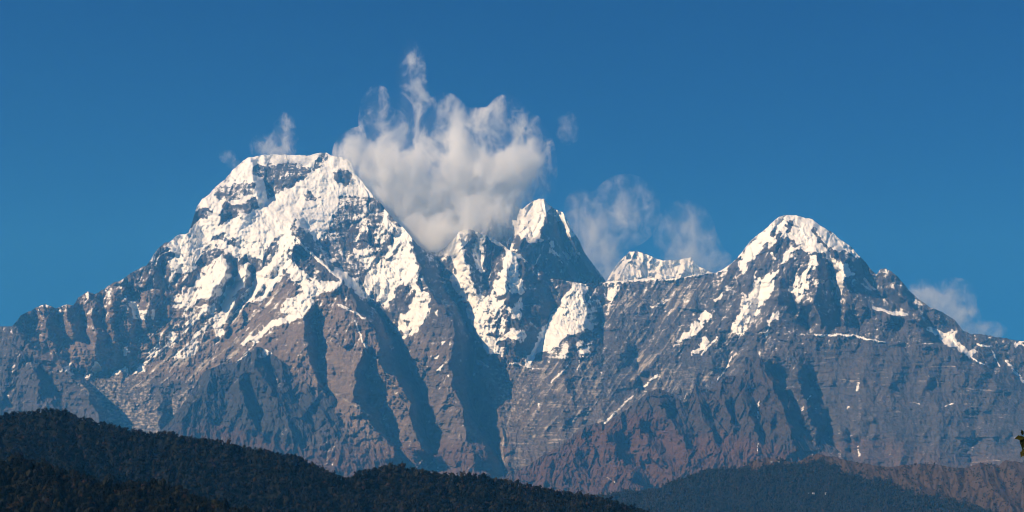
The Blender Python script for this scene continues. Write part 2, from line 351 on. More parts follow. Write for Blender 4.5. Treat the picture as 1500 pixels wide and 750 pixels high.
LINES = [
 [(x, y, interp(PSKY, x)) for x, y in SKY],
 [(-60,800,120),(200,800,130),(500,800,140),(750,800,120),(1000,800,130),(1560,800,120)],
 # left spur and its gullies
 [(-60,495,25),(0,484,34),(25,492,44),(50,514,56),(90,541,66),(125,566,74),(145,615,78),(150,650,85)],
 [(12,492,38),(35,520,54),(55,552,66),(66,590,72),(75,620,76)],
 [(30,505,44),(66,545,40),(92,585,48),(108,612,56)],
 [(-60,560,50),(-20,600,64),(0,640,80)],
 [(34,484,12),(60,507,12),(100,533,6),(130,556,2),(150,590,8),(165,620,24),(200,660,60)],
 # head wall of the left bowl: ribs and gullies
 [(60,449,38),(64,480,32),(80,520,6)], [(84,456,20),(96,490,10),(98,528,-4)],
 [(45,468,22),(52,495,8)], [(97,449,36),(108,480,30),(118,512,14),(122,538,-4)],
 [(118,452,20),(122,480,12),(130,505,4)],
 [(128,430,42),(134,460,42),(142,500,30),(138,535,0)], [(149,436,20),(152,470,16),(156,500,8)],
 [(158,424,34),(166,458,36),(164,495,26),(160,525,6)],
 [(176,414,30),(183,445,32),(191,480,24),(186,515,4)],
 [(190,425,20),(197,455,18),(201,490,8),(196,525,-6)],
 [(100,545,-8),(150,547,-8),(200,545,-6),(215,530,0)],
 [(150,600,10),(200,600,14),(240,600,22),(290,570,20)], [(235,640,70),(215,670,90)],
 [(230,560,8),(236,590,30),(232,620,52)], [(244,575,4),(250,600,14),(240,630,40)],
 # rock shoulder
 [(222,382,24),(226,412,34),(222,445,28),(212,475,16)], [(238,388,14),(243,420,16),(236,452,12)],
 [(250,356,20),(258,400,18),(256,440,12),(240,470,2)],
 [(288,310,10),(300,345,4),(310,352,0)], [(296,300,8),(318,312,24),(345,316,28),(372,300,18)],
 [(368,232,12),(372,260,22),(380,290,22),(388,310,12)], [(380,240,-2),(392,270,-4),(400,292,-4)],
 [(410,240,4),(425,262,10),(440,262,6)],
 [(466,226,2),(455,250,10),(445,275,8),(425,300,12),(431,330,34)],
 [(490,232,0),(497,262,12),(512,266,8)],[(500,290,4),(505,320,2),(520,350,4)],
 # snow fins
 [(290,372,14),(275,400,14),(262,430,12)],
 [(324,373,22),(330,398,46),(318,420,48),(305,444,34)], [(300,388,12),(290,420,20),(262,447,10)],
 [(338,385,8),(342,412,6),(326,446,2)],
 [(362,384,26),(364,402,34),(350,428,30),(338,455,22),(322,488,14)], [(372,392,10),(372,418,8),(350,452,4),(335,490,2)],
 # south ridge, its branches and the shaded walls
 [(430,318,30),(431,345,56),(418,372,48),(398,403,42),(372,432,34),(345,470,22),(300,530,12)],
 [(431,345,56),(425,383,66),(447,402,70),(467,414,74),(500,414,80),(512,424,78)],
 [(425,383,66),(405,410,54),(378,450,38),(352,484,24)],
 [(425,368,50),(404,398,40),(380,430,28)],
 [(431,345,56),(450,365,58),(470,383,62),(500,410,78)],
 [(440,370,46),(462,396,54),(482,408,66)],
 [(446,330,14),(462,350,12),(486,376,12),(512,402,14),(535,432,8),(560,466,-4),(582,500,-16),(600,530,-24),(613,565,-18),(624,605,-6),(630,650,12),(640,690,44)],
 [(500,416,80),(480,430,82),(452,440,80),(435,460,74),(400,480,55),(370,495,46),(338,515,32),(310,545,30)],
 [(512,424,78),(533,463,90),(550,487,98),(553,530,100),(583,560,92),(600,590,88),(603,620,86),(620,653,88),(640,675,86)],
 [(455,443,82),(447,470,86),(444,500,90),(453,530,92),(466,560,90),(480,580,84)],
 [(462,458,58),(459,490,48),(466,530,50),(472,560,60),(490,590,72)],
 [(500,440,84),(516,470,94),(533,508,104),(522,540,106),(518,585,104),(540,612,96),(558,638,94),(590,675,90)],
 [(478,500,74),(486,540,80),(496,570,86)],
 [(543,520,64),(536,550,50),(541,590,50),(560,622,52),(577,655,58),(598,695,70)],
 # next rib and the two deep shaded valleys
 [(604,350,30),(613,387,44),(633,433,58),(663,467,74),(668,497,82),(658,530,86),(663,573,88),(680,600,88),(683,640,84),(697,677,84),(712,700,84)],
 [(560,302,4),(575,345,14),(570,385,16),(590,420,24),(604,455,34),(588,500,40),(610,540,44),(636,600,54),(645,650,60)],
 [(545,395,8),(566,445,14),(572,470,12)],
 [(640,381,-60),(650,420,-50),(670,452,-44),(690,490,-40),(697,522,-38),(692,565,-30),(704,612,-16),(722,650,8),(738,694,44)],
 [(700,628,50),(706,650,66),(716,680,72)],
 [(706,523,6),(716,572,22),(738,632,50),(748,685,76)],
 [(672,342,-6),(676,372,6),(690,402,8),(700,430,2)], [(662,372,-30),(672,410,-26),(688,440,-20)],
 [(697,350,-22),(702,380,-24),(712,415,-16)], [(712,350,-6),(708,385,-2)],
 [(735,368,-12),(722,400,-14),(722,428,-10)],
 [(748,370,6),(742,398,20),(736,425,22),(748,468,24),(756,500,26)],
 [(764,382,-2),(770,410,-2),(772,450,-4),(785,490,-4)],
 [(790,400,-20),(785,440,-14),(800,470,-16)],
 [(700,470,6),(706,500,4),(720,530,8),(740,545,8)], [(775,540,4),(790,560,20),(775,600,36),(770,650,52)],
 [(740,560,10),(752,600,26),(742,640,44)],
 [(812,445,-40),(800,480,-26),(775,530,0)], [(848,416,-34),(858,440,-26),(860,470,-14),(845,500,4)],
 [(835,500,8),(826,540,26),(830,580,42)], [(868,480,-30),(872,520,-6),(866,560,20)],
 [(905,420,-56),(897,460,-40),(900,500,-22)], [(888,425,-72),(880,470,-60),(885,510,-36)],
 [(960,412,-58),(935,455,-40),(920,490,-28),(905,540,-2)], [(930,515,-44),(936,550,-24),(940,580,0)],
 [(1000,410,-64),(975,450,-54),(955,490,-40)],
 [(1048,404,-46),(1010,460,-30),(975,500,-14),(930,560,12)],
 [(820,620,58),(880,620,50),(950,620,60)],
 [(1060,500,-6),(1040,545,14),(1000,590,40)], [(1063,490,-8),(1070,520,-14),(1058,560,4)],
 # the right-hand peak
 [(1112,350,2),(1108,385,8),(1096,420,4),(1086,470,6)], [(1140,335,14),(1136,365,26),(1150,395,32),(1142,430,40),(1126,470,46),(1108,515,46)],
 [(1128,395,10),(1112,440,2),(1088,486,10),(1078,540,16)],
 [(1156,330,24),(1165,355,30),(1178,372,40)],
 [(1158,420,18),(1174,460,2),(1188,486,-4)],
 [(1178,348,30),(1196,370,46),(1200,400,56),(1192,440,68),(1198,470,72),(1203,486,66)],
 [(1176,400,40),(1170,435,42),(1175,465,32)],
 [(1190,330,22),(1210,362,38),(1236,398,52),(1243,420,60),(1256,442,64),(1278,452,66)],
 [(1211,385,6),(1221,425,2),(1230,478,18)], [(1243,420,60),(1236,455,70),(1234,486,64)],
 [(1261,384,-18),(1272,412,-30),(1296,438,-18),(1316,452,8)], [(1256,455,64),(1262,486,50)],
 [(1278,452,66),(1300,459,68),(1328,462,66),(1345,472,66),(1366,494,60)],
 [(1300,470,66),(1306,496,60)],[(1318,468,56),(1320,494,54)],
 [(1298,396,10),(1318,430,24),(1345,462,34),(1362,480,20)], [(1330,430,2),(1352,462,4),(1372,484,-6)],
 [(1345,445,4),(1370,462,8),(1392,480,4)],
 [(1368,490,10),(1395,502,14),(1425,514,26)],
 [(1090,487,40),(1130,488,52),(1190,491,72),(1250,491,74),(1295,502,74),(1350,503,74),(1400,512,66),(1430,528,60),(1460,560,60),(1500,600,62)],
 [(1412,490,-2),(1445,520,24),(1475,545,30),(1510,570,34)], [(1465,520,2),(1500,555,8)],
 [(1200,560,72),(1300,560,76),(1400,570,70)], [(1220,640,82),(1300,640,88),(1400,640,84),(1520,640,80)],
 [(1127,520,72),(1153,524,84),(1167,545,98),(1180,580,104),(1188,620,106),(1200,650,104),(1236,676,104)],
 [(1180,545,60),(1198,575,56),(1212,600,66),(1206,630,58),(1228,660,80)],
 [(1085,520,60),(1113,527,84),(1130,560,90)], [(1134,540,50),(1148,562,52),(1158,590,66)],
 [(1286,600,84),(1262,650,86)], [(1250,610,74),(1246,660,80)], [(1435,590,74),(1432,640,66),(1425,680,80)],
]
Pm = mf.solve(LINES, 3.8, 8.5)
Pm = box(Pm, 1) * 1.6
wx = fbm(mf.gx / 40, mf.gy / 40, 3, 4, .6) * 9; wy = fbm(mf.gx / 40, mf.gy / 40, 9, 4, .6) * 9
Pm = bil(Pm, mf.gx - mf.x0 + wx * .5, mf.gy - mf.y0 + wy * .5).astype(F)
Dm = 0.85 * (720 - mf.gy) - Pm
# strata: ledges
sid = mf.gy + 0.02 * mf.gx + 9 * fbm(mf.gx / 160, mf.gy / 160, 21, 3)
led = fbm(mf.gx / 90, sid / 7.0, 33, 4, .6)
glac = box(box((mf.poly([(90,548),(230,545),(300,548),(270,640),(235,665),(150,655)]) | mf.poly([(712,532),(792,538),(780,600),(745,640)])).astype(F), 5), 5)
Dm = Dm + led * 1.5 * (1 - glac)
Dm = Dm - 7 * ridged(mf.gx / 55, mf.gy / 75, 41, 4, .55) * np.clip(.6 + fbm(mf.gx / 130, mf.gy / 130, 43, 2), .2, 1.2)
ROUGH = .72 + .55 * fbm(mf.gx / 75, mf.gy / 60, 77, 3)
def dull(pts, v, r=12):
    global ROUGH
    m = box(box(mf.poly(pts).astype(F), r), r); ROUGH = ROUGH * (1 - m) + v * m
dull([(1180,510),(1420,520),(1560,620),(1560,700),(1250,700),(1200,600)], .15, 9)
dull([(95,550),(310,545),(270,640),(150,670)], .25, 8)
dull([(250,335),(300,240),(480,220),(550,290),(500,340),(430,335),(380,355),(300,345)], .22, 8)
dull([(250,350),(380,370),(500,420),(400,480),(300,480),(240,460)], .55, 8)
dull([(860,420),(1060,405),(1000,530),(880,520)], .5)
dull([(740,535),(960,530),(960,650),(750,690)], .28, 8)
dull([(620,380),(700,500),(740,700),(700,700),(640,500)], .5, 8)
ROUGH = np.clip(ROUGH, .12, 1.2).astype(F)
Dm, Em = mf.erode(Dm.astype(F), [(34, 2.6), (18, 1.8), (10, 1.3), (5.2, .9), (2.8, .5)], 100, ROUGH)
crag = ridged(mf.gx / 26 + wx * .1, mf.gy / 30 + wy * .1, 63, 5, .6)
FACM = facets(mf.gx, mf.gy, 30, 600, .30) + facets(mf.gx, mf.gy, 13, 610, .34) + facets(mf.gx, mf.gy, 6, 620, .4)
Dm = Dm + FACM * ROUGH * .55
Dm = Dm - crag * 1.6 * ROUGH - ridged(mf.gx / 9, mf.gy / 7, 67, 4, .65) * 1.3 * ROUGH
Dm = Dm + fbm(mf.gx / 60, sid / 2.6, 69, 3, .6) * .75 * np.clip((mf.gy - 400) / 60, 0, 1)

# snow cover
def snow_field(fld, D, base, pos, strokes, E, seed, warp=3.0):
    B = base.astype(F).copy()
    for st, pts in pos:
        B[fld.poly(pts)] = (2.2 * st - 1.1) if st > 0 else 1.3 * st
    B = box(B, 1)
    jx_ = fbm(fld.gx / 13, fld.gy / 13, seed + 31, 3, .6); jy_ = fbm(fld.gx / 13, fld.gy / 13, seed + 33, 3, .6)
    thin = np.full(fld.gx.shape, -2.0, F); wob = fbm(fld.gx / 16, fld.gy / 5, seed + 6, 3, .6) * .6
    for st, w, pts in strokes:
        thin = np.maximum(thin, np.where(bil(fld.stroke(pts, w).astype(F), fld.gx - fld.x0 + 1.6 * jx_, fld.gy - fld.y0 + 1.8 * jy_) > .5, (1.5 * st - .85) + wob, -2.0))
    thin = np.maximum(thin, -.5); thin = thin + (thin > -.5) * 0
    dx = (fbm(fld.gx / 9, fld.gy / 9, seed, 3, .6) + 1.4 * fbm(fld.gx / 26, fld.gy / 26, seed + 1, 2)) * warp
    dy = (fbm(fld.gx / 9, fld.gy / 9, seed + 4, 3, .6) + 1.4 * fbm(fld.gx / 26, fld.gy / 26, seed + 2, 2)) * warp * 1.3
    B = bil(B, fld.gx - fld.x0 + dx, fld.gy - fld.y0 + dy)
    gy_, gx_ = np.gradient(box(D, 1)); Yz = -gy_
    loc = Yz - box(Yz, 14); side = gx_ - box(gx_, 14)
    patch = .55 * fbm(fld.gx / 13, fld.gy / 9, seed + 8, 4, .62) + .85 * fbm(fld.gx / 4.5, fld.gy / 15, seed + 12, 3, .6)
    out = (B * .62 + np.clip(loc, -1, 1) * .32 - np.clip(side, -1.2, 1.2) * .14 - E * .30 + patch * .30).astype(F)
    return np.maximum(out, np.where(thin > -.5, thin, out)).astype(F)
base = np.full(mf.gx.shape, -1.25, F)
alt = np.clip((470 - mf.gy) / 120, 0, 1) * ((mf.gx < 700) & (mf.gx > 240))
base += .45 * alt
base += .30 * np.clip((560 - mf.gy) / 120, 0, 1)
base -= .20 * np.clip((mf.gy - 470) / 50, 0, 1)
SN = [
 (1, [(284,312),(288,302),(365,222),(480,216),(518,234),(552,290),(540,302),(505,288),(492,318),(484,338),(474,352),(458,352),(446,336),(434,318),(425,338),(405,352),(395,362),(378,378),(350,368),(340,364),(345,348),(330,342),(300,352),(285,354),(260,352),(250,365),(243,354),(262,340),(280,334)]),
 (-.42, [(374,240),(395,237),(420,241),(446,238),(456,246),(444,268),(416,273),(400,290),(391,292),(384,264),(370,258)]),
 (-.55, [(326,292),(350,300),(375,288),(380,306),(345,320),(322,327),(320,310)]),
 (.4, [(318,272),(345,270),(368,262),(372,286),(340,292),(315,292)]),
 (-1, [(282,312),(300,306),(312,310),(296,320),(288,330),(278,334)]),
 (-.42, [(484,250),(497,244),(513,248),(515,262),(508,276),(500,262),(494,270),(489,262)]), (.3, [(464,224),(480,224),(482,236),(466,244),(456,252)]),
 (-.5, [(428,326),(434,326),(447,352),(440,352)]), (.35,[(450,282),(470,290),(465,300),(448,294)]),
 (1, [(262,342),(285,345),(310,350),(330,355),(352,366),(350,378),(335,375),(322,357),(305,362),(290,372),(286,396),(270,402),(256,402),(246,424),(249,392),(254,366)]),
 (.7, [(217,380),(232,370),(230,384),(218,388)]),
 (.82, [(325,372),(336,400),(329,422),(320,446),(305,441),(290,441),(275,449),(250,452),(258,436),(280,420),(300,396)]),
 (.85, [(361,384),(367,402),(356,421),(346,431),(338,446),(326,466),(321,446),(335,420),(346,400)]),
 (1, [(425,338),(433,350),(416,386),(396,411),(380,441),(360,446),(350,441),(370,415),(390,390),(405,365)]),
 (.8, [(430,384),(415,396),(400,426),(385,441),(370,461),(375,440),(395,414),(420,380)]),
 (1, [(420,383),(432,387),(440,400),(466,412),(500,411),(503,419),(480,428),(460,436),(446,456),(430,466),(415,466),(412,455),(418,440),(440,430),(446,420),(430,415),(424,400)]),
 (1, [(430,456),(446,460),(405,481),(386,491),(378,501),(350,507),(364,495),(385,478),(415,465)]),
 (1, [(336,440),(351,451),(331,471),(326,491),(318,489),(314,466),(325,455)]),
 (.62, [(200,547),(214,520),(249,490),(274,465),(301,449),(288,470),(252,501),(226,526)]),
 (.66, [(268,449),(316,444),(319,463),(300,461),(281,476),(262,492),(265,475)]),
 (.6, [(300,470),(312,462),(300,500),(285,520),(240,535),(270,505)]),
 (.9, [(188,446),(200,448),(212,455),(227,460),(223,473),(205,466),(192,459)]),
 (.85, [(179,513),(188,507),(191,515),(182,521)]), (.8, [(87,542),(105,533),(110,549),(90,549)]), (.9, [(126,549),(143,532),(152,546),(140,551)]), (.7, [(163,549),(185,535),(192,541),(175,551)]), (.6,[(195,545),(205,530),(212,548)]),
 (.40, [(470,352),(500,288),(550,288),(575,320),(606,349),(600,368),(590,374),(562,392),(520,402),(500,392),(480,372)]),
 (-.6, [(490,334),(520,331),(545,346),(552,362),(532,371),(500,366)]), (-.7, [(436,366),(470,392),(478,406),(455,402),(436,386)]),
 (1, [(566,318),(592,334),(606,352),(585,354),(570,345)]), (.8, [(516,362),(552,380),(541,384),(518,379)]),
 (.68, [(490,388),(520,406),(548,436),(536,442),(515,421),(488,402)]),
 (1, [(595,350),(611,380),(614,402),(601,421),(590,411),(580,416),(567,450),(555,441),(545,425),(537,431),(537,405),(545,392),(565,390),(580,374)]),
 (.95, [(600,408),(615,425),(633,434),(626,460),(611,486),(600,493),(603,472),(590,502),(586,499),(599,460),(607,440)]),
 (.5, [(572,470),(598,462),(590,485),(574,488)]), (.8,[(634,460),(645,455),(640,466)]),
 (.75, [(644,507),(659,500),(652,511)]), (.8, [(631,538),(651,535),(640,542)]), (.65,[(628,522),(642,515),(638,525)]),
 (.95, [(684,334),(680,365),(684,388),(688,402),(676,404),(668,392),(660,378),(648,374),(660,356),(672,340)]),
 (.8, [(699,340),(714,346),(706,380),(709,411),(700,402),(694,370)]), (1, [(698,336),(732,349),(762,371),(776,384),(758,378),(735,363),(712,349)]),
 (.95, [(745,366),(759,378),(764,410),(766,431),(745,426),(724,431),(721,415),(735,395)]),
 (.85, [(664,394),(686,400),(700,430),(722,430),(737,440),(746,455),(735,461),(712,456),(720,480),(716,490),(726,505),(746,511),(736,521),(712,516),(700,491),(690,470),(684,450),(670,431),(664,420)]),
 (.9, [(745,456),(765,436),(769,451),(760,466),(750,466)]), (.9, [(739,486),(760,479),(773,490),(765,504),(745,496)]),
 (.5, [(715,460),(740,462),(745,500),(722,502)]),
 (1, [(843,412),(859,413),(859,440),(861,466),(873,459),(869,479),(851,486),(831,491),(816,506),(800,512),(789,517),(778,532),(769,537),(771,520),(785,500),(795,480),(815,454),(830,430)]),
 (.6, [(860,430),(879,444),(876,476),(862,471)]), (.55, [(846,498),(872,498),(866,522),(850,520)]), (.5,[(800,512),(830,498),(836,520),(806,534)]),
 (.9, [(982,510),(1000,490),(1025,464),(1048,454),(1036,475),(1010,496)]), (.9, [(1010,520),(1035,494),(1041,500),(1020,520)]), (.85, [(1044,444),(1068,414),(1071,420),(1051,442)]),
 (.55,[(885,418),(912,416),(900,440),(886,436)]),
 (1, [(1086,374),(1100,350),(1122,331),(1140,312),(1152,309),(1192,316),(1202,327),(1260,372),(1264,382),(1240,369),(1222,366),(1210,358),(1216,372),(1241,388),(1253,401),(1238,403),(1225,395),(1205,373),(1190,373),(1175,363),(1160,350),(1145,351),(1132,356),(1118,363),(1105,376),(1095,386),(1086,402),(1082,396),(1089,379)]),
 (-.8, [(1151,325),(1160,324),(1159,338),(1153,338)]), (-.8, [(1189,330),(1213,360),(1219,373),(1205,361),(1195,345)]), (-.7, [(1136,336),(1149,342),(1142,354),(1130,351)]),
 (1, [(1228,395),(1243,405),(1236,426),(1226,437),(1222,415)]),
 (.95, [(1140,394),(1136,420),(1121,441),(1106,461),(1096,471),(1089,489),(1078,492),(1073,480),(1080,455),(1090,430),(1093,440),(1105,425),(1107,404),(1118,414),(1130,398)]),
 (.75, [(1148,374),(1176,354),(1166,381),(1143,387)]), (.6,[(1128,368),(1140,366),(1136,380),(1126,380)]),
 (.9, [(1190,375),(1199,388),(1186,400),(1181,420),(1171,447),(1162,441),(1160,432),(1151,420),(1165,418),(1175,400),(1185,390)]),
 (.9, [(1112,497),(1139,454),(1142,460),(1121,494)]), (.65, [(1290,396),(1298,392),(1303,404),(1294,408)]), (.8,[(1306,402),(1314,405),(1320,414),(1312,410)]),
 (.9, [(1359,481),(1396,488),(1401,497),(1426,510),(1434,517),(1420,518),(1400,509),(1380,501),(1372,492)]),
 (.9, [(1486,497),(1520,500),(1520,507),(1490,505)]), (.8,[(1214,428),(1220,424),(1222,430),(1214,432)]), (.8,[(1260,436),(1268,432),(1266,440)]),
 (.6,[(52,453),(66,443),(76,450),(66,450)]), (.8,[(80,453),(99,445),(99,449),(84,455)]), (.7,[(124,431),(130,426),(136,432)]), (.6,[(150,424),(162,430),(158,436)]), (.7,[(174,416),(180,420),(178,426)]),
]
ST = [
 (1, 4.5, [(888,412),(915,411),(945,408),(958,407),(975,409),(1005,405),(1035,400),(1060,394)]), (.7, 3, [(1060,394),(1080,379),(1092,362)]),
 (1, 4, [(1279,451),(1300,457),(1328,461)]), (.95, 3, [(1195,491),(1250,491),(1270,497),(1296,502)]), (.42, 2.0, [(1095,487),(1195,490)]), (.35,2.0,[(1300,500),(1370,505),(1400,512)]),
 (.95, 3, [(1028,519),(1051,493)]), (.95, 3.5, [(943,566),(964,549)]), (.75, 3, [(886,620),(926,580)]), (.75, 5, [(955,449),(965,446),(977,440)]), (.7, 3, [(1052,556),(1064,540),(1073,523)]),
 (.9, 3, [(1265,409),(1280,424)]), (.8, 2.5, [(1262,416),(1276,426)]), (.9, 3.5, [(1432,503),(1449,508)]), (.85, 3, [(1416,519),(1441,534)]), (.75, 2.5, [(1453,513),(1465,537)]), (.65, 4, [(1472,526),(1500,560)]),
 (.95, 3, [(497,447),(520,458),(534,466)]), (1, 3.5, [(431,347),(450,366),(470,384),(500,411)]), (1, 4, [(426,384),(447,403),(467,415),(500,415)]),
 (.75, 3, [(880,545),(884,548)]), (.7, 4, [(1255,574),(1258,560)]), (.7,3,[(1240,600),(1243,596)]), (.6,3,[(1258,667),(1256,655)]), (.6,2.5,[(1385,596),(1396,592)]), (.6,2.5,[(1330,588),(1345,592)]),
 (.7, 3, [(788,592),(790,602)]), (.65,2.5,[(1188,580),(1183,585)]), (.6,3,[(845,510),(850,525),(846,540)]), (.6,3,[(808,560),(822,546),(836,530)]), (.55,3,[(745,530),(780,540),(800,538)]),
 (.8, 3, [(350,530),(365,512),(378,500)]), (.9,3,[(700,530),(715,537)]), (.8,3,[(520,470),(530,500),(538,510)]),
]
Sm = snow_field(mf, Dm, base, SN, ST, Em, 300, 3.2)
Dm = Dm - 1.5 * np.clip((box(Sm, 1) + .1) / .22, 0, 1)
capm = box(mf.poly([(270,345),(300,300),(370,235),(500,235),(560,300),(520,350),(420,345),(380,370)]).astype(F), 5)
Dm = Dm - capm * (ridged(mf.gx / 34 + wy * .05, (mf.gy + .35 * mf.gx) / 13 + wx * .06, 205, 4, .5) * 1.5)
# rock tones
def blurmask(fld, polys, r):
    m = np.zeros(fld.gx.shape, F)
    for st, pts in polys: m = np.maximum(m, fld.poly(pts) * st).astype(F)
    return box(box(m, r), r)
BR = blurmask(mf, [(.8, [(20,440),(330,380),(420,400),(500,430),(560,490),(600,600),(560,700),(440,560),(380,510),(330,560),(200,560),(60,540)]), (.55, [(560,470),(680,470),(700,560),(760,600),(740,720),(560,720)]), (.45, [(700,500),(820,540),(1000,600),(1200,640),(1560,660),(1560,740),(700,740)]),
     (.25, [(1100,480),(1300,500),(1400,520),(1300,640),(1150,600),(1050,560)]), (.5,[(1240,370),(1300,400),(1290,440),(1250,410)])], 14)
RU = blurmask(mf, [(.75, [(330,660),(600,640),(760,640),(740,740),(330,740)]), (.6, [(1180,640),(1290,630),(1360,650),(1560,670),(1560,720),(1150,720)])], 14)
PA = blurmask(mf, [(.75, [(92,550),(215,545),(235,600),(240,660),(150,650),(150,600)]), (.8, [(250,580),(305,548),(300,580),(270,630),(235,650)]), (.7, [(720,535),(790,540),(780,600),(750,610),(735,640),(742,600)]),
     (.55, [(200,470),(320,460),(400,470),(360,520),(300,540),(210,545)]), (.45, [(390,420),(450,430),(430,480),(380,490)]), (.5, [(462,470),(490,470),(480,560),(466,555)]),
     (.5, [(705,540),(740,530),(960,520),(1040,540),(1080,510),(1100,525),(1010,580),(960,580),(900,610),(850,640),(760,700),(735,690),(740,640)]), (.35, [(900,420),(1040,410),(1000,520),(940,520),(880,470)]), (.3, [(1180,510),(1400,520),(1500,620),(1300,620),(1200,560)])], 5)
def slant(pts, dx, dy, w, l, seed, amt, r=8):
    m = box(box(mf.poly(pts).astype(F), r), r)
    n_ = math.hypot(dx, dy); ux, uy = dx / n_, dy / n_
    al = mf.gx * ux + mf.gy * uy + 5 * fbm(mf.gx / 50, mf.gy / 50, seed + 1, 2); ac = mf.gx * uy - mf.gy * ux + 3 * fbm(mf.gx / 40, mf.gy / 40, seed + 2, 2)
    return m * amt * np.clip(fbm(ac / w, al / l, seed, 4, .6) * 1.3 - .05, -.4, 1)
sl1 = slant([(190,570),(200,500),(290,440),(420,410),(400,490),(330,560)], -110, 95, 5, 55, 400, 1.0)
sl2 = slant([(880,420),(1090,400),(1080,500),(960,560),(890,520)], -45, 65, 5, 60, 410, .7)
sl3 = slant([(740,520),(960,500),(1000,580),(880,640),(760,640)], -40, 60, 5, 50, 420, .6)
sl4 = slant([(1060,400),(1180,400),(1200,500),(1080,620),(1000,600)], -50, 75, 5, 50, 430, .6)
sl5 = slant([(340,460),(440,350),(500,420),(420,470),(350,510)], -75, 70, 4, 50, 440, .8)
PA = PA * (1 - glac) + glac * (PA * .75 + .55 * fbm(mf.gx / 5, mf.gy / 3.2, 460, 4, .65)); Dm = Dm + glac * facets(mf.gx, mf.gy, 4, 470, .5) * .7
for q in (sl1, sl2, sl3, sl4, sl5): PA = PA + q * .9; Dm = Dm - q * 1.6
Sm = Sm + sl1 * .55 - .08 * (sl1 < 0) + sl5 * .35 + sl2 * .16 + sl4 * .2
for pts, w, s in (([(205,670),(225,650),(232,620),(240,590)],5,.6), ([(740,690),(735,660),(740,630),(750,600)],4,.7), ([(860,610),(862,570),(890,540)],4,.6), ([(800,560),(830,600),(800,640)],3,.5), ([(890,600),(892,560)],3,.6), ([(1000,590),(1040,550),(1060,530)],6,.5),
     ([(1260,610),(1258,560)],6,.5), ([(1130,490),(1115,530)],4,.5), ([(1400,680),(1480,672)],3,.5), ([(340,600),(350,570)],3,.4), ([(465,560),(500,582),(560,620)],4,.5), ([(620,690),(640,670)],4,.5), ([(1100,545),(1150,560)],2,.3), ([(1110,620),(1112,640),(1110,660)],3,.6)):
    PA = np.maximum(PA, box(mf.stroke(pts, w).astype(F) * s * 1.3, 1))
lay = fbm(mf.gx / 45, (sid) / 2.4, 55, 3, .65)
PA = PA - .12 + np.clip(lay - .25, 0, 1) * .38 * np.clip((mf.gy - 430) / 60, 0, 1) * (0.5 + fbm(mf.gx / 120, mf.gy / 80, 57, 2)) - Em * .10
slabm = box(box(mf.poly([(1190,500),(1420,515),(1540,610),(1540,690),(1260,690),(1215,590)]).astype(F) + mf.poly([(735,545),(960,540),(950,640),(760,680)]).astype(F), 8), 8)
bend = mf.gy - .00022 * (mf.gx - 1290) ** 2 * (mf.gx > 1290) + 3 * fbm(mf.gx / 90, mf.gy / 60, 58, 3)
PA = PA + slabm * (np.clip(fbm(mf.gx / 70, bend / 3.2, 59, 4, .65) - .30, 0, 1) * 1.1 * np.clip(.6 + fbm(mf.gx / 25, mf.gy / 12, 60, 3), 0, 1.3) - .14); Dm = Dm - slabm * fbm(mf.gx / 60, bend / 3.2, 59, 3, .6) * .8
main_o, surf_main, sm_main, main_sky = make_sheet('mountain', mf, Dm, 13500, 8.7, SKY, 800, M_ROCK, {'snow': Sm, 'brown': BR, 'rust': RU, 'pale': PA}, seed=1, jag=1.4)

# ------------------------------------------------------------------ peaks behind
def back_peak(name, sky_pts, D0, unit, lines, snow_pos, snow_base, x0, x1, y0, y1, seed, strokes=(), amp=1.0, slope=.7, brown=.2, pk=1.0):
    f = Field(x0, x1, y0, y1)
    P = f.solve(lines, 1.5, 2.5) * pk
    D = (slope * (y1 - f.gy) - P).astype(F)
    D = D - 3 * ridged(f.gx / 40, f.gy / 60, seed + 3, 3)
    D, E = f.erode(D, [(26, 6 * amp), (13, 3.4 * amp), (7, 1.8 * amp), (3.6, .9 * amp)], seed)
    D = D + facets(f.gx, f.gy, 18, seed + 60, .3) * amp + facets(f.gx, f.gy, 8, seed + 70, .34) * amp
    S = snow_field(f, D, np.full(f.gx.shape, snow_base, F), snow_pos, strokes, E, seed + 9, 3)
    z = np.zeros_like(S)
    return make_sheet(name, f, D, D0, unit, sky_pts, y1, M_ROCK, {'snow': S, 'brown': z + brown, 'rust': z - .2, 'pale': z - .2}, back=(24, 180., 170.), seed=seed, jag=1.2)
SK2 = [(640,400),(655,360),(668,330),(685,305),(700,290),(715,284),(730,282),(742,290),(752,300),(765,306),(780,295),(790,291),(797,291),(803,300),(812,306),(824,310),(832,325),(840,340),(848,352),(855,368),(865,382),(875,395),(886,410),(900,430),(915,450)]
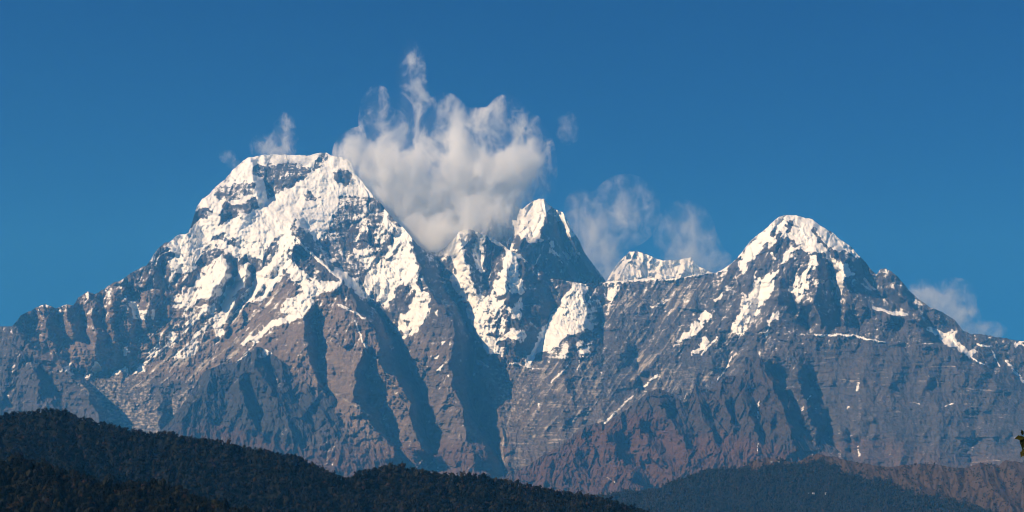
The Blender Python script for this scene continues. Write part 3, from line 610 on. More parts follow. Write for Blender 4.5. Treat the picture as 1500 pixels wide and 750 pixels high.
back_peak('mountain', SK2, 18200, 9.9,
 [[(x, y, 0) for x, y in SK2], [(640,480,20),(915,480,20)],
  [(797,292,6),(801,320,40),(806,350,60),(815,372,66),(827,385,62)], [(812,308,-14),(822,345,-16),(835,380,-10),(850,410,0)],
  [(826,312,6),(834,340,18),(845,370,24),(865,400,26)], [(785,295,4),(775,330,26),(765,352,36),(760,380,34),(785,410,40),(800,440,40)],
  [(730,285,4),(725,320,16),(720,370,16)], [(752,303,-6),(748,340,-6),(745,380,0)], [(812,360,60),(840,410,36)]],
 [(1, [(738,284),(768,302),(782,300),(776,340),(755,345),(742,325)]), (1, [(660,330),(700,285),(745,284),(740,310),(700,330),(690,360)]), (1, [(765,306),(780,292),(799,289),(806,304),(798,318),(795,330),(788,340),(796,352),(785,354),(772,352),(760,350),(755,340),(764,322)]),
  (1, [(808,302),(826,309),(835,325),(842,342),(838,345),(832,345),(828,330),(817,320)]), (.7, [(800,346),(808,352),(816,370),(828,384),(820,382),(806,366)]), (.55,[(828,362),(846,372),(850,385),(832,380)]), (.5,[(735,352),(750,356),(770,385),(755,384)])],
 -1.15, 640, 915, 270, 480, 500, amp=.9, brown=.1, pk=1.9)
SK3 = [(880,430),(895,400),(905,385),(915,376),(922,369),(932,367),(940,370),(950,374),(960,378),(972,382),(982,381),(992,381),(1005,379),(1012,376),(1020,388),(1035,396),(1050,402),(1070,420),(1090,440)]
back_peak('mountain', SK3, 22800, 12.3,
 [[(x, y, 0) for x, y in SK3], [(880,450,6),(1090,450,6)], [(968,381,4),(972,395,16),(976,410,20)], [(985,384,-4),(990,400,-8)], [(1012,377,6),(1002,400,14)], [(930,370,2),(915,392,18),(905,410,20)], [(945,380,-2),(948,405,-4)]],
 [(.5,[(940,398),(955,392),(962,408),(945,412)]), (.45,[(915,372),(935,368),(925,385),(912,388)]), (.5, [(1000,395),(1015,392),(1015,410),(1000,410)])], .5, 880, 1090, 360, 450, 700, amp=1.0, slope=.9)

# ------------------------------------------------------------------ spurs in front of the massif
SKA = [(130,720),(170,690),(200,668),(222,645),(245,622),(262,600),(280,575),(292,553),(302,543),(318,535),(345,531),(360,520),(375,508),(388,510),(400,519),(415,530),(435,545),(450,556),(470,566),(490,582),(505,592),(520,606),(540,628),(556,648),(575,670),(600,700),(640,735)]
fa = Field(120, 650, 490, 800)
La = [[(x, y, 0) for x, y in SKA], [(120,800,30),(400,800,40),(650,800,30)],
 [(318,537,2),(300,570,10),(270,610,14),(240,650,16)], [(345,534,4),(350,560,24),(358,590,34),(372,622,40),(390,650,44)], [(362,560,-2),(374,590,2),(378,625,14),(372,650,20)],
 [(375,511,6),(374,545,26),(392,562,34),(410,590,40),(430,640,46)], [(385,525,-6),(398,548,-8),(412,560,-2)], [(338,560,2),(330,600,8),(345,640,20)],
 [(415,532,2),(414,560,14),(424,585,22)], [(428,560,-4),(440,590,2)], [(450,557,4),(462,590,26),(480,615,34),(500,660,40)], [(455,598,12),(462,612,10)],
 [(500,590,4),(505,630,22),(530,670,34)], [(520,640,4),(528,665,12)], [(470,640,20),(480,680,30)], [(335,660,24),(380,690,36)]]
Pa = fa.solve(La, 2.5, 4.5) * 1.35; Da = (0.72 * (720 - fa.gy) - Pa).astype(F) - 3 * ridged(fa.gx / 50, fa.gy / 60, 81, 3)
Da, Ea = fa.erode(Da, [(32, 3.6), (16, 2.4), (8.5, 1.5), (4.5, .9), (2.5, .5)], 900)
Da = Da - ridged(fa.gx / 24, fa.gy / 28, 83, 5, .6) * 1.5 + .55 * (facets(fa.gx, fa.gy, 28, 630, .3) + facets(fa.gx, fa.gy, 12, 640, .34) + facets(fa.gx, fa.gy, 6, 650, .34))
Sa = snow_field(fa, Da, np.full(fa.gx.shape, -1.8, F), [(.5,[(378,510),(392,512),(400,520),(380,524)])], [(.6,2.5,[(345,531),(362,518)]), (.7,2,[(520,670),(530,690)])], Ea, 910)
za = np.zeros(fa.gx.shape, F)
RUa = blurmask(fa, [(.85, [(150,700),(260,620),(330,620),(440,650),(640,690),(640,800),(120,800)]), (.5,[(460,600),(540,640),(600,720),(470,690)])], 12)
PAa = box(fa.stroke([(485,612),(520,625),(560,655)], 4).astype(F) * .8, 2) + box(fa.stroke([(300,545),(290,570),(270,590)], 3).astype(F) * .5, 2)
make_sheet('mountain_spur', fa, Da, 12650, 8.0, SKA, 800, M_SLATE_ROCK, {'snow': Sa, 'brown': za - .1, 'rust': RUa, 'pale': PAa - .15 - Ea * .06}, back=(8, 90., 130.), seed=3, jag=1.8)

SKB = [(640,770),(690,722),(720,705),(745,694),(765,686),(800,665),(825,650),(842,637),(860,623),(875,620),(888,622),(900,611),(918,599),(935,586),(950,574),(965,569),(978,574),(992,583),(1004,590),(1012,578),(1019,563),(1028,566),(1035,576),(1048,563),(1058,553),(1070,549),(1082,551),(1090,546),(1096,530),(1104,522),(1114,525),(1122,534),(1130,548),(1142,562),(1158,584),(1172,600),(1190,628),(1205,645),(1225,658),(1245,672),(1270,692),(1300,720)]
fb = Field(640, 1300, 500, 800)
Lb = [[(x, y, 0) for x, y in SKB], [(640,800,40),(960,800,50),(1300,800,40)],
 [(875,621,4),(900,655,22),(925,690,34),(938,718,38)], [(905,640,-2),(925,665,2),(945,695,10),(958,722,20)], [(842,640,2),(830,680,16),(820,720,24)], [(800,668,2),(808,700,14)], [(855,660,6),(870,700,14)],
 [(935,588,4),(935,620,16),(950,650,24),(985,690,36)], [(944,625,2),(962,640,-2),(975,660,6)], [(965,571,6),(972,600,24),(995,640,34),(1020,680,42)], [(985,600,2),(1000,625,8),(1018,655,16)],
 [(1004,592,-4),(1010,615,-4),(1022,640,8)], [(1019,566,6),(1028,600,24),(1045,640,32),(1060,680,40)], [(1035,595,4),(1048,620,6),(1056,645,12)],
 [(1058,556,6),(1062,590,20),(1075,630,28)], [(1072,590,2),(1080,620,8)], [(1086,551,6),(1092,590,26),(1106,630,34),(1115,680,42)], [(1104,570,4),(1110,610,10),(1118,650,20)],
 [(1113,528,8),(1132,570,30),(1150,610,36),(1165,660,42)], [(1130,600,18),(1138,650,28)], [(1172,604,4),(1180,640,20)]]
Pb = fb.solve(Lb, 4.5, 9) * 1.7; Db = (0.72 * (720 - fb.gy) - Pb).astype(F) - 4 * ridged(fb.gx / 50, fb.gy / 60, 87, 3)
Db, Eb = fb.erode(Db, [(30, 2.4), (15, 1.7), (8, 1.3), (4.4, .9), (2.5, .5)], 1200)
Db = Db - ridged(fb.gx / 24, fb.gy / 28, 89, 5, .6) * 1.5 + .5 * (facets(fb.gx, fb.gy, 28, 660, .3) + facets(fb.gx, fb.gy, 12, 670, .34) + facets(fb.gx, fb.gy, 6, 680, .34))
Sb = snow_field(fb, Db, np.full(fb.gx.shape, -2.1, F), [], [(.7,2,[(1110,585),(1112,600),(1109,612)]), (.6,2,[(1110,650),(1108,665)]), (.5,3,[(890,700),(900,706)])], Eb, 1210)
RUb = blurmask(fb, [(1.2, [(640,760),(760,690),(870,620),(960,600),(1000,640),(1060,640),(1120,650),(1250,680),(1300,800),(640,800)]), (.35,[(960,570),(1120,520),(1200,640),(1060,640),(1000,620)])], 12)
zb = np.zeros(fb.gx.shape, F)
make_sheet('mountain_spur', fb, Db, 12300, 8.0, SKB, 800, M_GRASS_ROCK, {'snow': Sb, 'brown': zb + .05, 'rust': RUb, 'pale': zb - .22 - Eb * .08}, back=(8, 90., 130.), seed=4, jag=1.8)

# ------------------------------------------------------------------ foothills
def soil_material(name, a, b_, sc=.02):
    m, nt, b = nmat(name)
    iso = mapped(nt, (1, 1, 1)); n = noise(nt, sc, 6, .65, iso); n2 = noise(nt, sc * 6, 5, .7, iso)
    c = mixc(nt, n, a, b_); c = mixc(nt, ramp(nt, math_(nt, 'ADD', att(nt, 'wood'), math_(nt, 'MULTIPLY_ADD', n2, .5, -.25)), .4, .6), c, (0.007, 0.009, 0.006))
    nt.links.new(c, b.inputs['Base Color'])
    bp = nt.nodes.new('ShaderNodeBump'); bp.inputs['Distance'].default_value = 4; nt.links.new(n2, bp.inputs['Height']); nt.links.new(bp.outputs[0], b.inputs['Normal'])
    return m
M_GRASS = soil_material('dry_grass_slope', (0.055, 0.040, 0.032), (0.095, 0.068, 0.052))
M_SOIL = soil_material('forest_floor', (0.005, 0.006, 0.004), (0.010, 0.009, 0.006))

def foliage_material(name, a, b_, c_, sc):
    m, nt, b = nmat(name)
    iso = mapped(nt, (1, 1, 1)); n = noise(nt, sc, 4, .6, iso); tint = att(nt, 'tint')
    c = mixc(nt, ramp(nt, tint, .3, 1.0), a, b_); c = mixc(nt, ramp(nt, tint, .9, .99), c, c_)
    c = mixc(nt, ramp(nt, n, .5, .72, 0, .6), c, b_)
    nt.links.new(c, b.inputs['Base Color'])
    return m
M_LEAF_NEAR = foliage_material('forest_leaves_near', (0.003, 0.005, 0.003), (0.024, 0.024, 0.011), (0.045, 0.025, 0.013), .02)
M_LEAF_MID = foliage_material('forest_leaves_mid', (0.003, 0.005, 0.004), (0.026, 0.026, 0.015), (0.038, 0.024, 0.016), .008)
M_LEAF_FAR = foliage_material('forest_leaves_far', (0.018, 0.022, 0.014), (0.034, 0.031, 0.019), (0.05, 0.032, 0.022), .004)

def crown_proto(nleaf, rs, leaf):
    """one crown: a lumpy inner mass and many leaf sprays around it; unit radius"""
    bm = bmesh.new(); bmesh.ops.create_icosphere(bm, subdivisions=1, radius=.72)
    V = [np.array(v.co) * (1 + rs.uniform(-.22, .22)) * np.array([1, 1, .85]) for v in bm.verts]
    T = [[v.index for v in f.verts] for f in bm.faces]; bm.free()
    lobes = [(rs.normal(size=3) * np.array([.42, .42, .3]), rs.uniform(.4, .62)) for _ in range(6)]
    for _ in range(nleaf):
        c, r = lobes[rs.randint(6)]
        d = rs.normal(size=3); d /= np.linalg.norm(d); d[2] = abs(d[2]) * .9 + d[2] * .1
        p = c + d * r * rs.uniform(.75, 1.08)
        a = rs.normal(size=3); a -= a.dot(d) * d * .6; a /= np.linalg.norm(a); b = np.cross(d, a)
        s = leaf * rs.uniform(.6, 1.3); k = len(V)
        V += [p + a * s, p - a * s * .5 + b * s * .8, p - a * s * .5 - b * s * .8]; T.append([k, k + 1, k + 2])
    return np.array(V), np.array(T)

def forest(name, label, pts, sizes, mat, protos, seed, conif=0.0):
    rs = np.random.RandomState(seed)
    VV = []; TT = []; CC = []; off = 0
    which = rs.randint(len(protos), size=len(pts)); tint = rs.rand(len(pts))
    for k, (PV, PT) in enumerate(protos):
        sel = np.where(which == k)[0]
        if not len(sel): continue
        a = rs.rand(len(sel)) * 6.283; ca, sa = np.cos(a), np.sin(a)
        s = sizes[sel]; hz = s * rs.uniform(.7, 1.7, len(sel)) ** 1.1
        x = (PV[None, :, 0] * ca[:, None] - PV[None, :, 1] * sa[:, None]) * s[:, None]
        y = (PV[None, :, 0] * sa[:, None] + PV[None, :, 1] * ca[:, None]) * s[:, None]
        z = PV[None, :, 2] * hz[:, None]
        v = np.stack([x, y, z], -1) + pts[sel][:, None, :] + np.array([0, 0, 1]) * (hz * .8)[:, None, None]
        VV.append(v.reshape(-1, 3)); TT.append((PT[None] + (np.arange(len(sel)) * len(PV))[:, None, None]).reshape(-1, 3) + off)
        CC.append(np.repeat(tint[sel], len(PV))); off += v.shape[0] * v.shape[1]
    me = raw_mesh(name, np.concatenate(VV), np.concatenate(TT), smooth=False)
    attr(me, 'tint', np.concatenate(CC)); me.materials.append(mat)
    o = bpy.data.objects.new(name, me); col.objects.link(o)
    tag(o, label, 'forest', kind='stuff')
    return o

def scatter(sky_xy, bot, n, sm, seed, cond=None, depth_off=0):
    rs = np.random.RandomState(seed)
    xs, ys = sky_xy
    px = rs.uniform(xs[0], xs[-1], n); sy = np.interp(px, xs, ys)
    py = sy + (bot - sy) * rs.rand(n); keep = py > sy
    if cond is not None: keep &= cond(px, py, rs)
    px, py = px[keep], py[keep]
    return sm(px, py)

# far foothill with meadows (about 7 km)
SKC = [(800,770),(840,742),(870,728),(900,724),(915,718),(930,722),(950,719),(965,716),(980,706),(1000,701),(1020,693),(1040,687),(1080,686),(1092,682),(1106,674),(1124,670),(1130,671),(1148,674),(1166,678),(1180,671),(1188,666),(1200,665),(1220,669),(1240,674),(1260,678),(1280,681),(1300,684),(1320,682),(1340,680),(1360,679),(1372,680),(1396,685),(1415,685),(1433,679),(1452,679),(1464,682),(1473,674),(1485,676),(1500,677),(1560,672)]
EDGE = [(780,700),(1060,680),(1092,684),(1100,692),(1115,685),(1140,678),(1160,683),(1180,674),(1200,674),(1215,681),(1230,686),(1240,692),(1265,698),(1290,702),(1320,716),(1370,727),(1440,746),(1560,780)]
fc = Field(790, 1560, 650, 830)
Pc = fc.solve([[(x, y, 0) for x, y in SKC], [(790,830,0),(1560,830,0)], [(1080,688,2),(1100,720,16),(1110,760,20)], [(1000,705,0),(1020,740,10)], [(1190,668,2),(1220,700,16),(1280,740,24),(1320,780,24)],
   [(1140,690,-4),(1150,730,0),(1160,770,6)], [(1300,686,0),(1340,710,14),(1400,750,22)], [(1330,700,2),(1400,735,4)], [(1433,682,2),(1440,705,18),(1480,740,22)], [(1415,690,-4),(1425,720,2)], [(1473,678,2),(1490,700,14),(1540,730,16)], [(1462,690,-4),(1480,720,4)]])
Dc = (1.6 * (760 - fc.gy) - Pc * 1.5).astype(F)
Dc, Ec = fc.erode(Dc, [(34, 3.2), (17, 2), (8, 1.2), (4, .6)], 1500)
Dc = Dc - ridged(fc.gx / 40, fc.gy / 18, 97, 4, .6) * 3.0
eg = interp(EDGE, fc.gx[0])[None]
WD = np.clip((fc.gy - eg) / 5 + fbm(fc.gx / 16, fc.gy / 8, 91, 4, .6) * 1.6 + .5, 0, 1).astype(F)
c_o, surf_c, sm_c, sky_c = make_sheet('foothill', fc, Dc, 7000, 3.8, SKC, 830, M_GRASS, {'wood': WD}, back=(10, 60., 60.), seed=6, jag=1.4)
rs0 = np.random.RandomState(5)
protoF = [crown_proto(16, rs0, .34) for _ in range(6)]
def wood_c(px, py, rs): return bil(WD, px - fc.x0, py - fc.y0) > rs.rand(len(px)) * .6 + .25
pC = scatter(sky_c, 800, 22000, sm_c, 31, wood_c)
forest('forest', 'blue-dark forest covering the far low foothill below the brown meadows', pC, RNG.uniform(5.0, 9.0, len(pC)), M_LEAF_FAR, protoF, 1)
def bush_c(px, py, rs): return (bil(WD, px - fc.x0, py - fc.y0) < .5) & (fbm(px / 12, py / 7, 95, 3) > -.02)
pB = scatter(sky_c, 750, 9000, sm_c, 33, bush_c)
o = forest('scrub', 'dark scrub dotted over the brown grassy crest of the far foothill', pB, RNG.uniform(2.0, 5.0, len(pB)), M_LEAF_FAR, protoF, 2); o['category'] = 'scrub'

# middle forested ridge (about 2.6 km)
SKD = [(-60,622),(-20,617),(0,614),(15,609),(35,609),(50,605),(70,603),(100,606),(112,614),(125,618),(135,617),(140,622),(165,628),(180,633),(200,634),(220,638),(240,637),(280,645),(310,648),(350,657),(380,662),(400,666),(420,670),(450,680),(470,690),(490,699),(505,706),(515,703),(530,696),(550,690),(570,686),(590,686),(610,692),(640,697),(670,702),(700,701),(740,709),(780,717),(820,724),(860,730),(900,740),(940,752),(980,766),(1020,790)]
fd = Field(-60, 1020, 590, 840)
Pd = fd.solve([[(x, y, 0) for x, y in SKD], [(-60,840,0),(1020,840,0)], [(70,606,2),(100,640,20),(135,665,0),(200,715,-8),(270,770,0)], [(150,628,2),(230,670,14),(330,730,30),(380,790,36)], [(240,640,0),(300,700,18),(340,760,26)],
   [(-60,650,100),(10,650,110),(50,700,120),(90,760,120)], [(400,668,2),(440,710,20),(470,760,26)], [(505,708,-30),(530,740,-20),(560,790,-10)], [(580,688,2),(600,730,14),(640,790,18)], [(700,704,0),(720,740,12)], [(660,715,-6),(680,760,-4)], [(330,665,-2),(380,720,-4)]])
Dd = (1.25 * (760 - fd.gy) - Pd * 1.1).astype(F)
Dd, Ed = fd.erode(Dd, [(60, 10), (28, 5), (13, 2.2)], 1700)
zd = np.ones(fd.gx.shape, F)
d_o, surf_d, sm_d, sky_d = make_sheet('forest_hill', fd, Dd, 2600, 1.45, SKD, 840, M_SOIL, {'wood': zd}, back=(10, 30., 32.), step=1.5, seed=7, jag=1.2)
protoM = [crown_proto(46, rs0, .26) for _ in range(8)]
pD = scatter(sky_d, 800, 8200, sm_d, 41)
xs, ys = sky_d; t = np.random.RandomState(3).uniform(xs[0], xs[-1], 900)
pD2 = sm_d(t, np.interp(t, xs, ys) + 1.0)
pD = np.concatenate([pD, pD2])
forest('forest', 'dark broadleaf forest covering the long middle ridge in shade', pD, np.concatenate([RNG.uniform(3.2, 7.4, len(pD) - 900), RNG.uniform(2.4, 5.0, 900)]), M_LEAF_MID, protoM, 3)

# nearest forested hill (about 1.4 km)
SKE = [(-60,680),(-20,679),(0,681),(15,679),(35,679),(50,685),(75,690),(90,695),(110,703),(130,711),(150,714),(162,718),(175,720),(185,718),(195,716),(210,716),(225,717),(240,718),(260,726),(280,734),(310,744),(340,752),(380,766),(440,790)]
fe = Field(-60, 440, 660, 850)
Pe = fe.solve([[(x, y, 0) for x, y in SKE], [(-60,850,0),(440,850,0)], [(20,682,0),(60,730,20),(90,790,30)], [(160,720,-10),(180,760,-14)], [(215,718,2),(240,760,20)], [(110,705,0),(130,750,10)]])
De = (1.3 * (760 - fe.gy) - Pe * 1.5).astype(F)
De, Ee = fe.erode(De, [(50, 8), (24, 4)], 1900)
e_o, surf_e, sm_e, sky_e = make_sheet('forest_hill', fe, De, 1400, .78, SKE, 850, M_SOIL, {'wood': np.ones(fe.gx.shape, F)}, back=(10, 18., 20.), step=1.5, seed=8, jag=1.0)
protoN = [crown_proto(170, rs0, .17) for _ in range(8)]
pE = scatter(sky_e, 800, 2600, sm_e, 51)
xs, ys = sky_e; t = np.random.RandomState(4).uniform(xs[0], xs[-1], 260); pE2 = sm_e(t, np.interp(t, xs, ys) + 1.0)
pE = np.concatenate([pE, pE2])
forest('forest', 'near dark green forest on the lower left hill', pE, RNG.uniform(2.4, 5.8, len(pE)), M_LEAF_NEAR, protoN, 4)

# ------------------------------------------------------------------ ground below everything
M_GROUND = soil_material('valley_ground', (0.05, 0.05, 0.03), (0.08, 0.07, 0.045), .002)
n = 140
gx, gy = np.meshgrid(np.linspace(-26000, 26000, n), np.linspace(-4000, 28000, n))
gz = -330 + 40 * fbm(gx / 3000, gy / 3000, 5, 4)
rr = np.hypot(gx, gy)
V = np.stack([gx, gy, gz], -1).reshape(-1, 3); idx = np.arange(n * n).reshape(n, n)
me = raw_mesh('ground', V, np.stack([idx[:-1, :-1], idx[:-1, 1:], idx[1:, 1:], idx[1:, :-1]], -1).reshape(-1, 4))
attr(me, 'wood', (fbm(gx / 900, gy / 900, 8, 4) * .8 + .5).ravel()); me.materials.append(M_GROUND)
o = bpy.data.objects.new('ground', me); col.objects.link(o); o['kind'] = 'structure'
# the knoll the photographer stands on
th, rad = np.meshgrid(np.linspace(0, 2 * np.pi, 73)[:-1], np.linspace(0, 1, 40) ** 1.5 * 700)
kz = -1.7 - 340 * (1 - np.exp(-(np.maximum(rad - 14, 0) / 300) ** 1.6)) + .25 * fbm(rad * np.cos(th) / 6, rad * np.sin(th) / 6, 2, 3)
V = np.stack([rad * np.cos(th), rad * np.sin(th), kz], -1).reshape(-1, 3)
i, j = np.meshgrid(np.arange(39), np.arange(72), indexing='ij'); j2 = (j + 1) % 72
me = raw_mesh('knoll', V, np.stack([i * 72 + j, (i + 1) * 72 + j, (i + 1) * 72 + j2, i * 72 + j2], -1).reshape(-1, 4))
attr(me, 'wood', np.zeros(len(V))); me.materials.append(M_GRASS)
o = bpy.data.objects.new('knoll', me); col.objects.link(o); o['kind'] = 'structure'

# ------------------------------------------------------------------ tree at the right edge of the view
def leaf_mat():
    m, nt, b = nmat('yellow_green_leaf')
    tint = att(nt, 'tint'); c = mixc(nt, tint, (0.012, 0.02, 0.005), (0.06, 0.055, 0.010))
    nt.links.new(c, b.inputs['Base Color']); b.inputs['Roughness'].default_value = .5
    return m
def bark_mat():
    m, nt, b = nmat('bark'); n = noise(nt, 30, 5, .6, mapped(nt, (1, 1, .2)))
    nt.links.new(mixc(nt, n, (0.05, 0.035, 0.022), (0.13, 0.10, 0.07)), b.inputs['Base Color']); return m
M_LEAF, M_BARK = leaf_mat(), bark_mat()
def tube(bm, pts, rads, seg=7):
    rings = []
    for k, (p, r) in enumerate(zip(pts, rads)):
        p = Vector(p); d = (Vector(pts[min(k + 1, len(pts) - 1)]) - Vector(pts[max(k - 1, 0)])).normalized()
        a = d.orthogonal().normalized(); b = d.cross(a)
        rings.append([bm.verts.new(p + (a * math.cos(t) + b * math.sin(t)) * r) for t in [2 * math.pi * q / seg for q in range(seg)]])
    for A, B in zip(rings[:-1], rings[1:]):
        for q in range(seg): bm.faces.new((A[q], A[(q + 1) % seg], B[(q + 1) % seg], B[q]))
    bm.faces.new(rings[-1]); bm.faces.new(rings[0][::-1])
def obj(name, bm, mat, parent=None, smooth=False):
    me = bpy.data.meshes.new(name); bm.to_mesh(me); bm.free(); me.materials.append(mat)
    if smooth:
        for p in me.polygons: p.use_smooth = True
    o = bpy.data.objects.new(name, me); col.objects.link(o)
    if parent is not None: o.parent = parent
    return o
tx, ty = 5.9, 12.0
tree = bpy.data.objects.new('tree', None); col.objects.link(tree); tree.location = (tx, ty, -1.9)
tag(tree, 'yellow-green leafy twig tips of a close tree poking in at the right edge', 'tree')
bm = bmesh.new(); tube(bm, [(0, 0, 0), (.05, 0, 1.2), (-.02, .05, 2.6), (.06, 0, 4.2)], [.13, .1, .075, .03], 9)
obj('trunk', bm, M_BARK, tree, True)
rs = random.Random(4)
bm = bmesh.new(); tips = []
T0 = Vector((tx, ty, -1.9))
def tgt(px, py, Y): return Vector(w3(px, py, Y)) - T0
for k in range(26):
    a = rs.uniform(0, 6.28); h = rs.uniform(1.4, 4.0); L = rs.uniform(.5, .9) * (1 - (h - 1.4) / 5)
    if math.cos(a) < -.3: L *= .8
    s = Vector((0, 0, h)); e = s + Vector((math.cos(a) * L, math.sin(a) * L, L * .35))
    tube(bm, [s, (s + e) / 2 + Vector((0, 0, .08)), e], [.02, .013, .005], 5)
    tips += [(s.lerp(e, t), rs) for t in (.4, .55, .7, .85, 1)]
for (px, py) in ((1499, 640), (1501, 662)):
    e = tgt(px + 6, py + 2, ty); s = Vector((0, 0, e.z - .25)); tube(bm, [s, (s + e) / 2 + Vector((0, 0, .06)), e], [.02, .012, .004], 5)
obj('branches', bm, M_BARK, tree, True)
bm = bmesh.new(); tints = []
def leaf(bm, base, d, up, L):
    d = d.normalized(); side = d.cross(up).normalized(); n = side.cross(d)
    prof = [(0, 0), (.12, .10), (.3, .22), (.42, .20), (.5, .30), (.7, .18), (.85, .08), (1, 0)]
    mid = [bm.verts.new(base + d * L * t + n * L * (-.18 * t * t)) for t, _ in prof]
    lf = [bm.verts.new(base + d * L * t + side * L * w + n * L * (.04 - .18 * t * t)) for t, w in prof[1:-1]]
    rt = [bm.verts.new(base + d * L * t - side * L * w + n * L * (.04 - .18 * t * t)) for t, w in prof[1:-1]]
    for S, flip in ((lf, 0), (rt, 1)):
        ring = [mid[0]] + S + [mid[-1]]
        for q in range(len(prof) - 1):
            f = [mid[q], mid[q + 1], ring[q + 1], ring[q]]; f = list(dict.fromkeys(f))
            if len(f) >= 3: bm.faces.new(f if not flip else f[::-1])
    tints.extend([rs.random()] * (len(mid) + len(lf) + len(rt)))
for p, _ in tips:
    for q in range(3):
        d = Vector((rs.uniform(-1, 1), rs.uniform(-1, 1), rs.uniform(-.7, .5)))
        leaf(bm, p, d, Vector((rs.uniform(-.4, .4), rs.uniform(-.4, .4), 1)), rs.uniform(.07, .13))
for px, py, dx, dz, L in ((1505, 641, -1, -.05, .105), (1504, 640, -.5, -.8, .085), (1504, 645, -.25, -1, .09), (1502, 638, -.2, 1, .06), (1506, 642, -.1, -.9, .1), (1505, 658, -.55, -1, .09), (1507, 659, -.1, -1, .1), (1508, 655, -.6, -.7, .08)):
    leaf(bm, tgt(px - 4, py, ty), Vector((dx, -.25, dz)), Vector((0, -.9, .5)), L)
me_o = obj('leaves', bm, M_LEAF, tree); attr(me_o.data, 'tint', np.array(tints))

# ------------------------------------------------------------------ houses on the foothill
def plain(name, c, c2, sc=1.0):
    m, nt, b = nmat(name); nt.links.new(mixc(nt, noise(nt, sc, 4), c, c2), b.inputs['Base Color']); b.inputs['Roughness'].default_value = .7; return m
M_WALL = plain('whitewash', (0.40, 0.40, 0.39), (0.5, 0.5, 0.49)); M_ROOF = plain('blue_tin_roof', (0.14, 0.20, 0.25), (0.2, 0.26, 0.3)); M_SLATE = plain('pale_slate_roof', (0.25, 0.26, 0.27), (0.33, 0.33, 0.33)); M_DARK = plain('dark_opening', (0.03, 0.03, 0.035), (0.05, 0.05, 0.05))
def bx(bm, x0, x1, y0, y1, z0, z1):
    v = [bm.verts.new((x, y, z)) for z in (z0, z1) for x, y in ((x0, y0), (x1, y0), (x1, y1), (x0, y1))]
    for f in ((0, 3, 2, 1), (4, 5, 6, 7), (0, 1, 5, 4), (1, 2, 6, 5), (2, 3, 7, 6), (3, 0, 4, 7)): bm.faces.new([v[i] for i in f])
def house(px, py, L, Wd, H, rz, label, roof, grp):
    p = surf_c(px, py)
    h = bpy.data.objects.new('house', None); col.objects.link(h); h.location = (p[0], p[1] - 6, p[2] + 3.5); h.rotation_euler = (0, 0, rz)
    tag(h, label, 'house', grp)
    bm = bmesh.new(); bx(bm, -L / 2, L / 2, -Wd / 2, Wd / 2, -6, H)
    for s in (-1, 1):
        a, b, c = [bm.verts.new((s * L / 2, y, z)) for y, z in ((-Wd / 2, H), (Wd / 2, H), (0, H + Wd * .3))]
        bm.faces.new((a, b, c))
    obj('wall', bm, M_WALL, h)
    bm = bmesh.new()
    for s in (-1, 1):
        q = [(-L / 2 - .5, s * (Wd / 2 + .6), H - .3), (L / 2 + .5, s * (Wd / 2 + .6), H - .3), (L / 2 + .5, 0, H + Wd * .32), (-L / 2 - .5, 0, H + Wd * .32)]
        lo = [bm.verts.new(v) for v in q]; hi = [bm.verts.new((v[0], v[1], v[2] + .15)) for v in q]
        bm.faces.new(lo); bm.faces.new(hi[::-1])
        for i in range(4): bm.faces.new((lo[i], hi[i], hi[(i + 1) % 4], lo[(i + 1) % 4]))
    obj('roof', bm, roof, h)
    bm = bmesh.new(); bx(bm, -.5, .5, -Wd / 2 - .06, -Wd / 2 + .05, 0, 2.1); obj('door', bm, M_DARK, h)
    for s in (-1, 1):
        bm = bmesh.new(); bx(bm, s * L * .3 - .6, s * L * .3 + .6, -Wd / 2 - .06, -Wd / 2 + .05, 1, 2.1); obj('window', bm, M_DARK, h)
g = 'houses on the far foothill'
house(1191, 724, 13, 7, 4, .15, 'largest white house in the dark forest of the far foothill', M_SLATE, g)
house(1184, 723, 8, 6, 3, -.3, 'small blue-roofed house just left of the largest white house', M_ROOF, g)
house(1209, 724, 8, 6, 4.5, .2, 'lone small white house right of the pair in the forest', M_SLATE, g)
house(1130, 677, 9, 6, 3, .1, 'pale blue-roofed house by the wood edge below the grassy knoll', M_ROOF, g)
house(1140, 677.5, 11, 6, 3, -.2, 'long pale blue-roofed house right of its neighbour below the knoll', M_ROOF, g)
house(1190, 667, 7, 5, 3, .2, 'tiny white house on the bare brown crest of the foothill', M_SLATE, g)

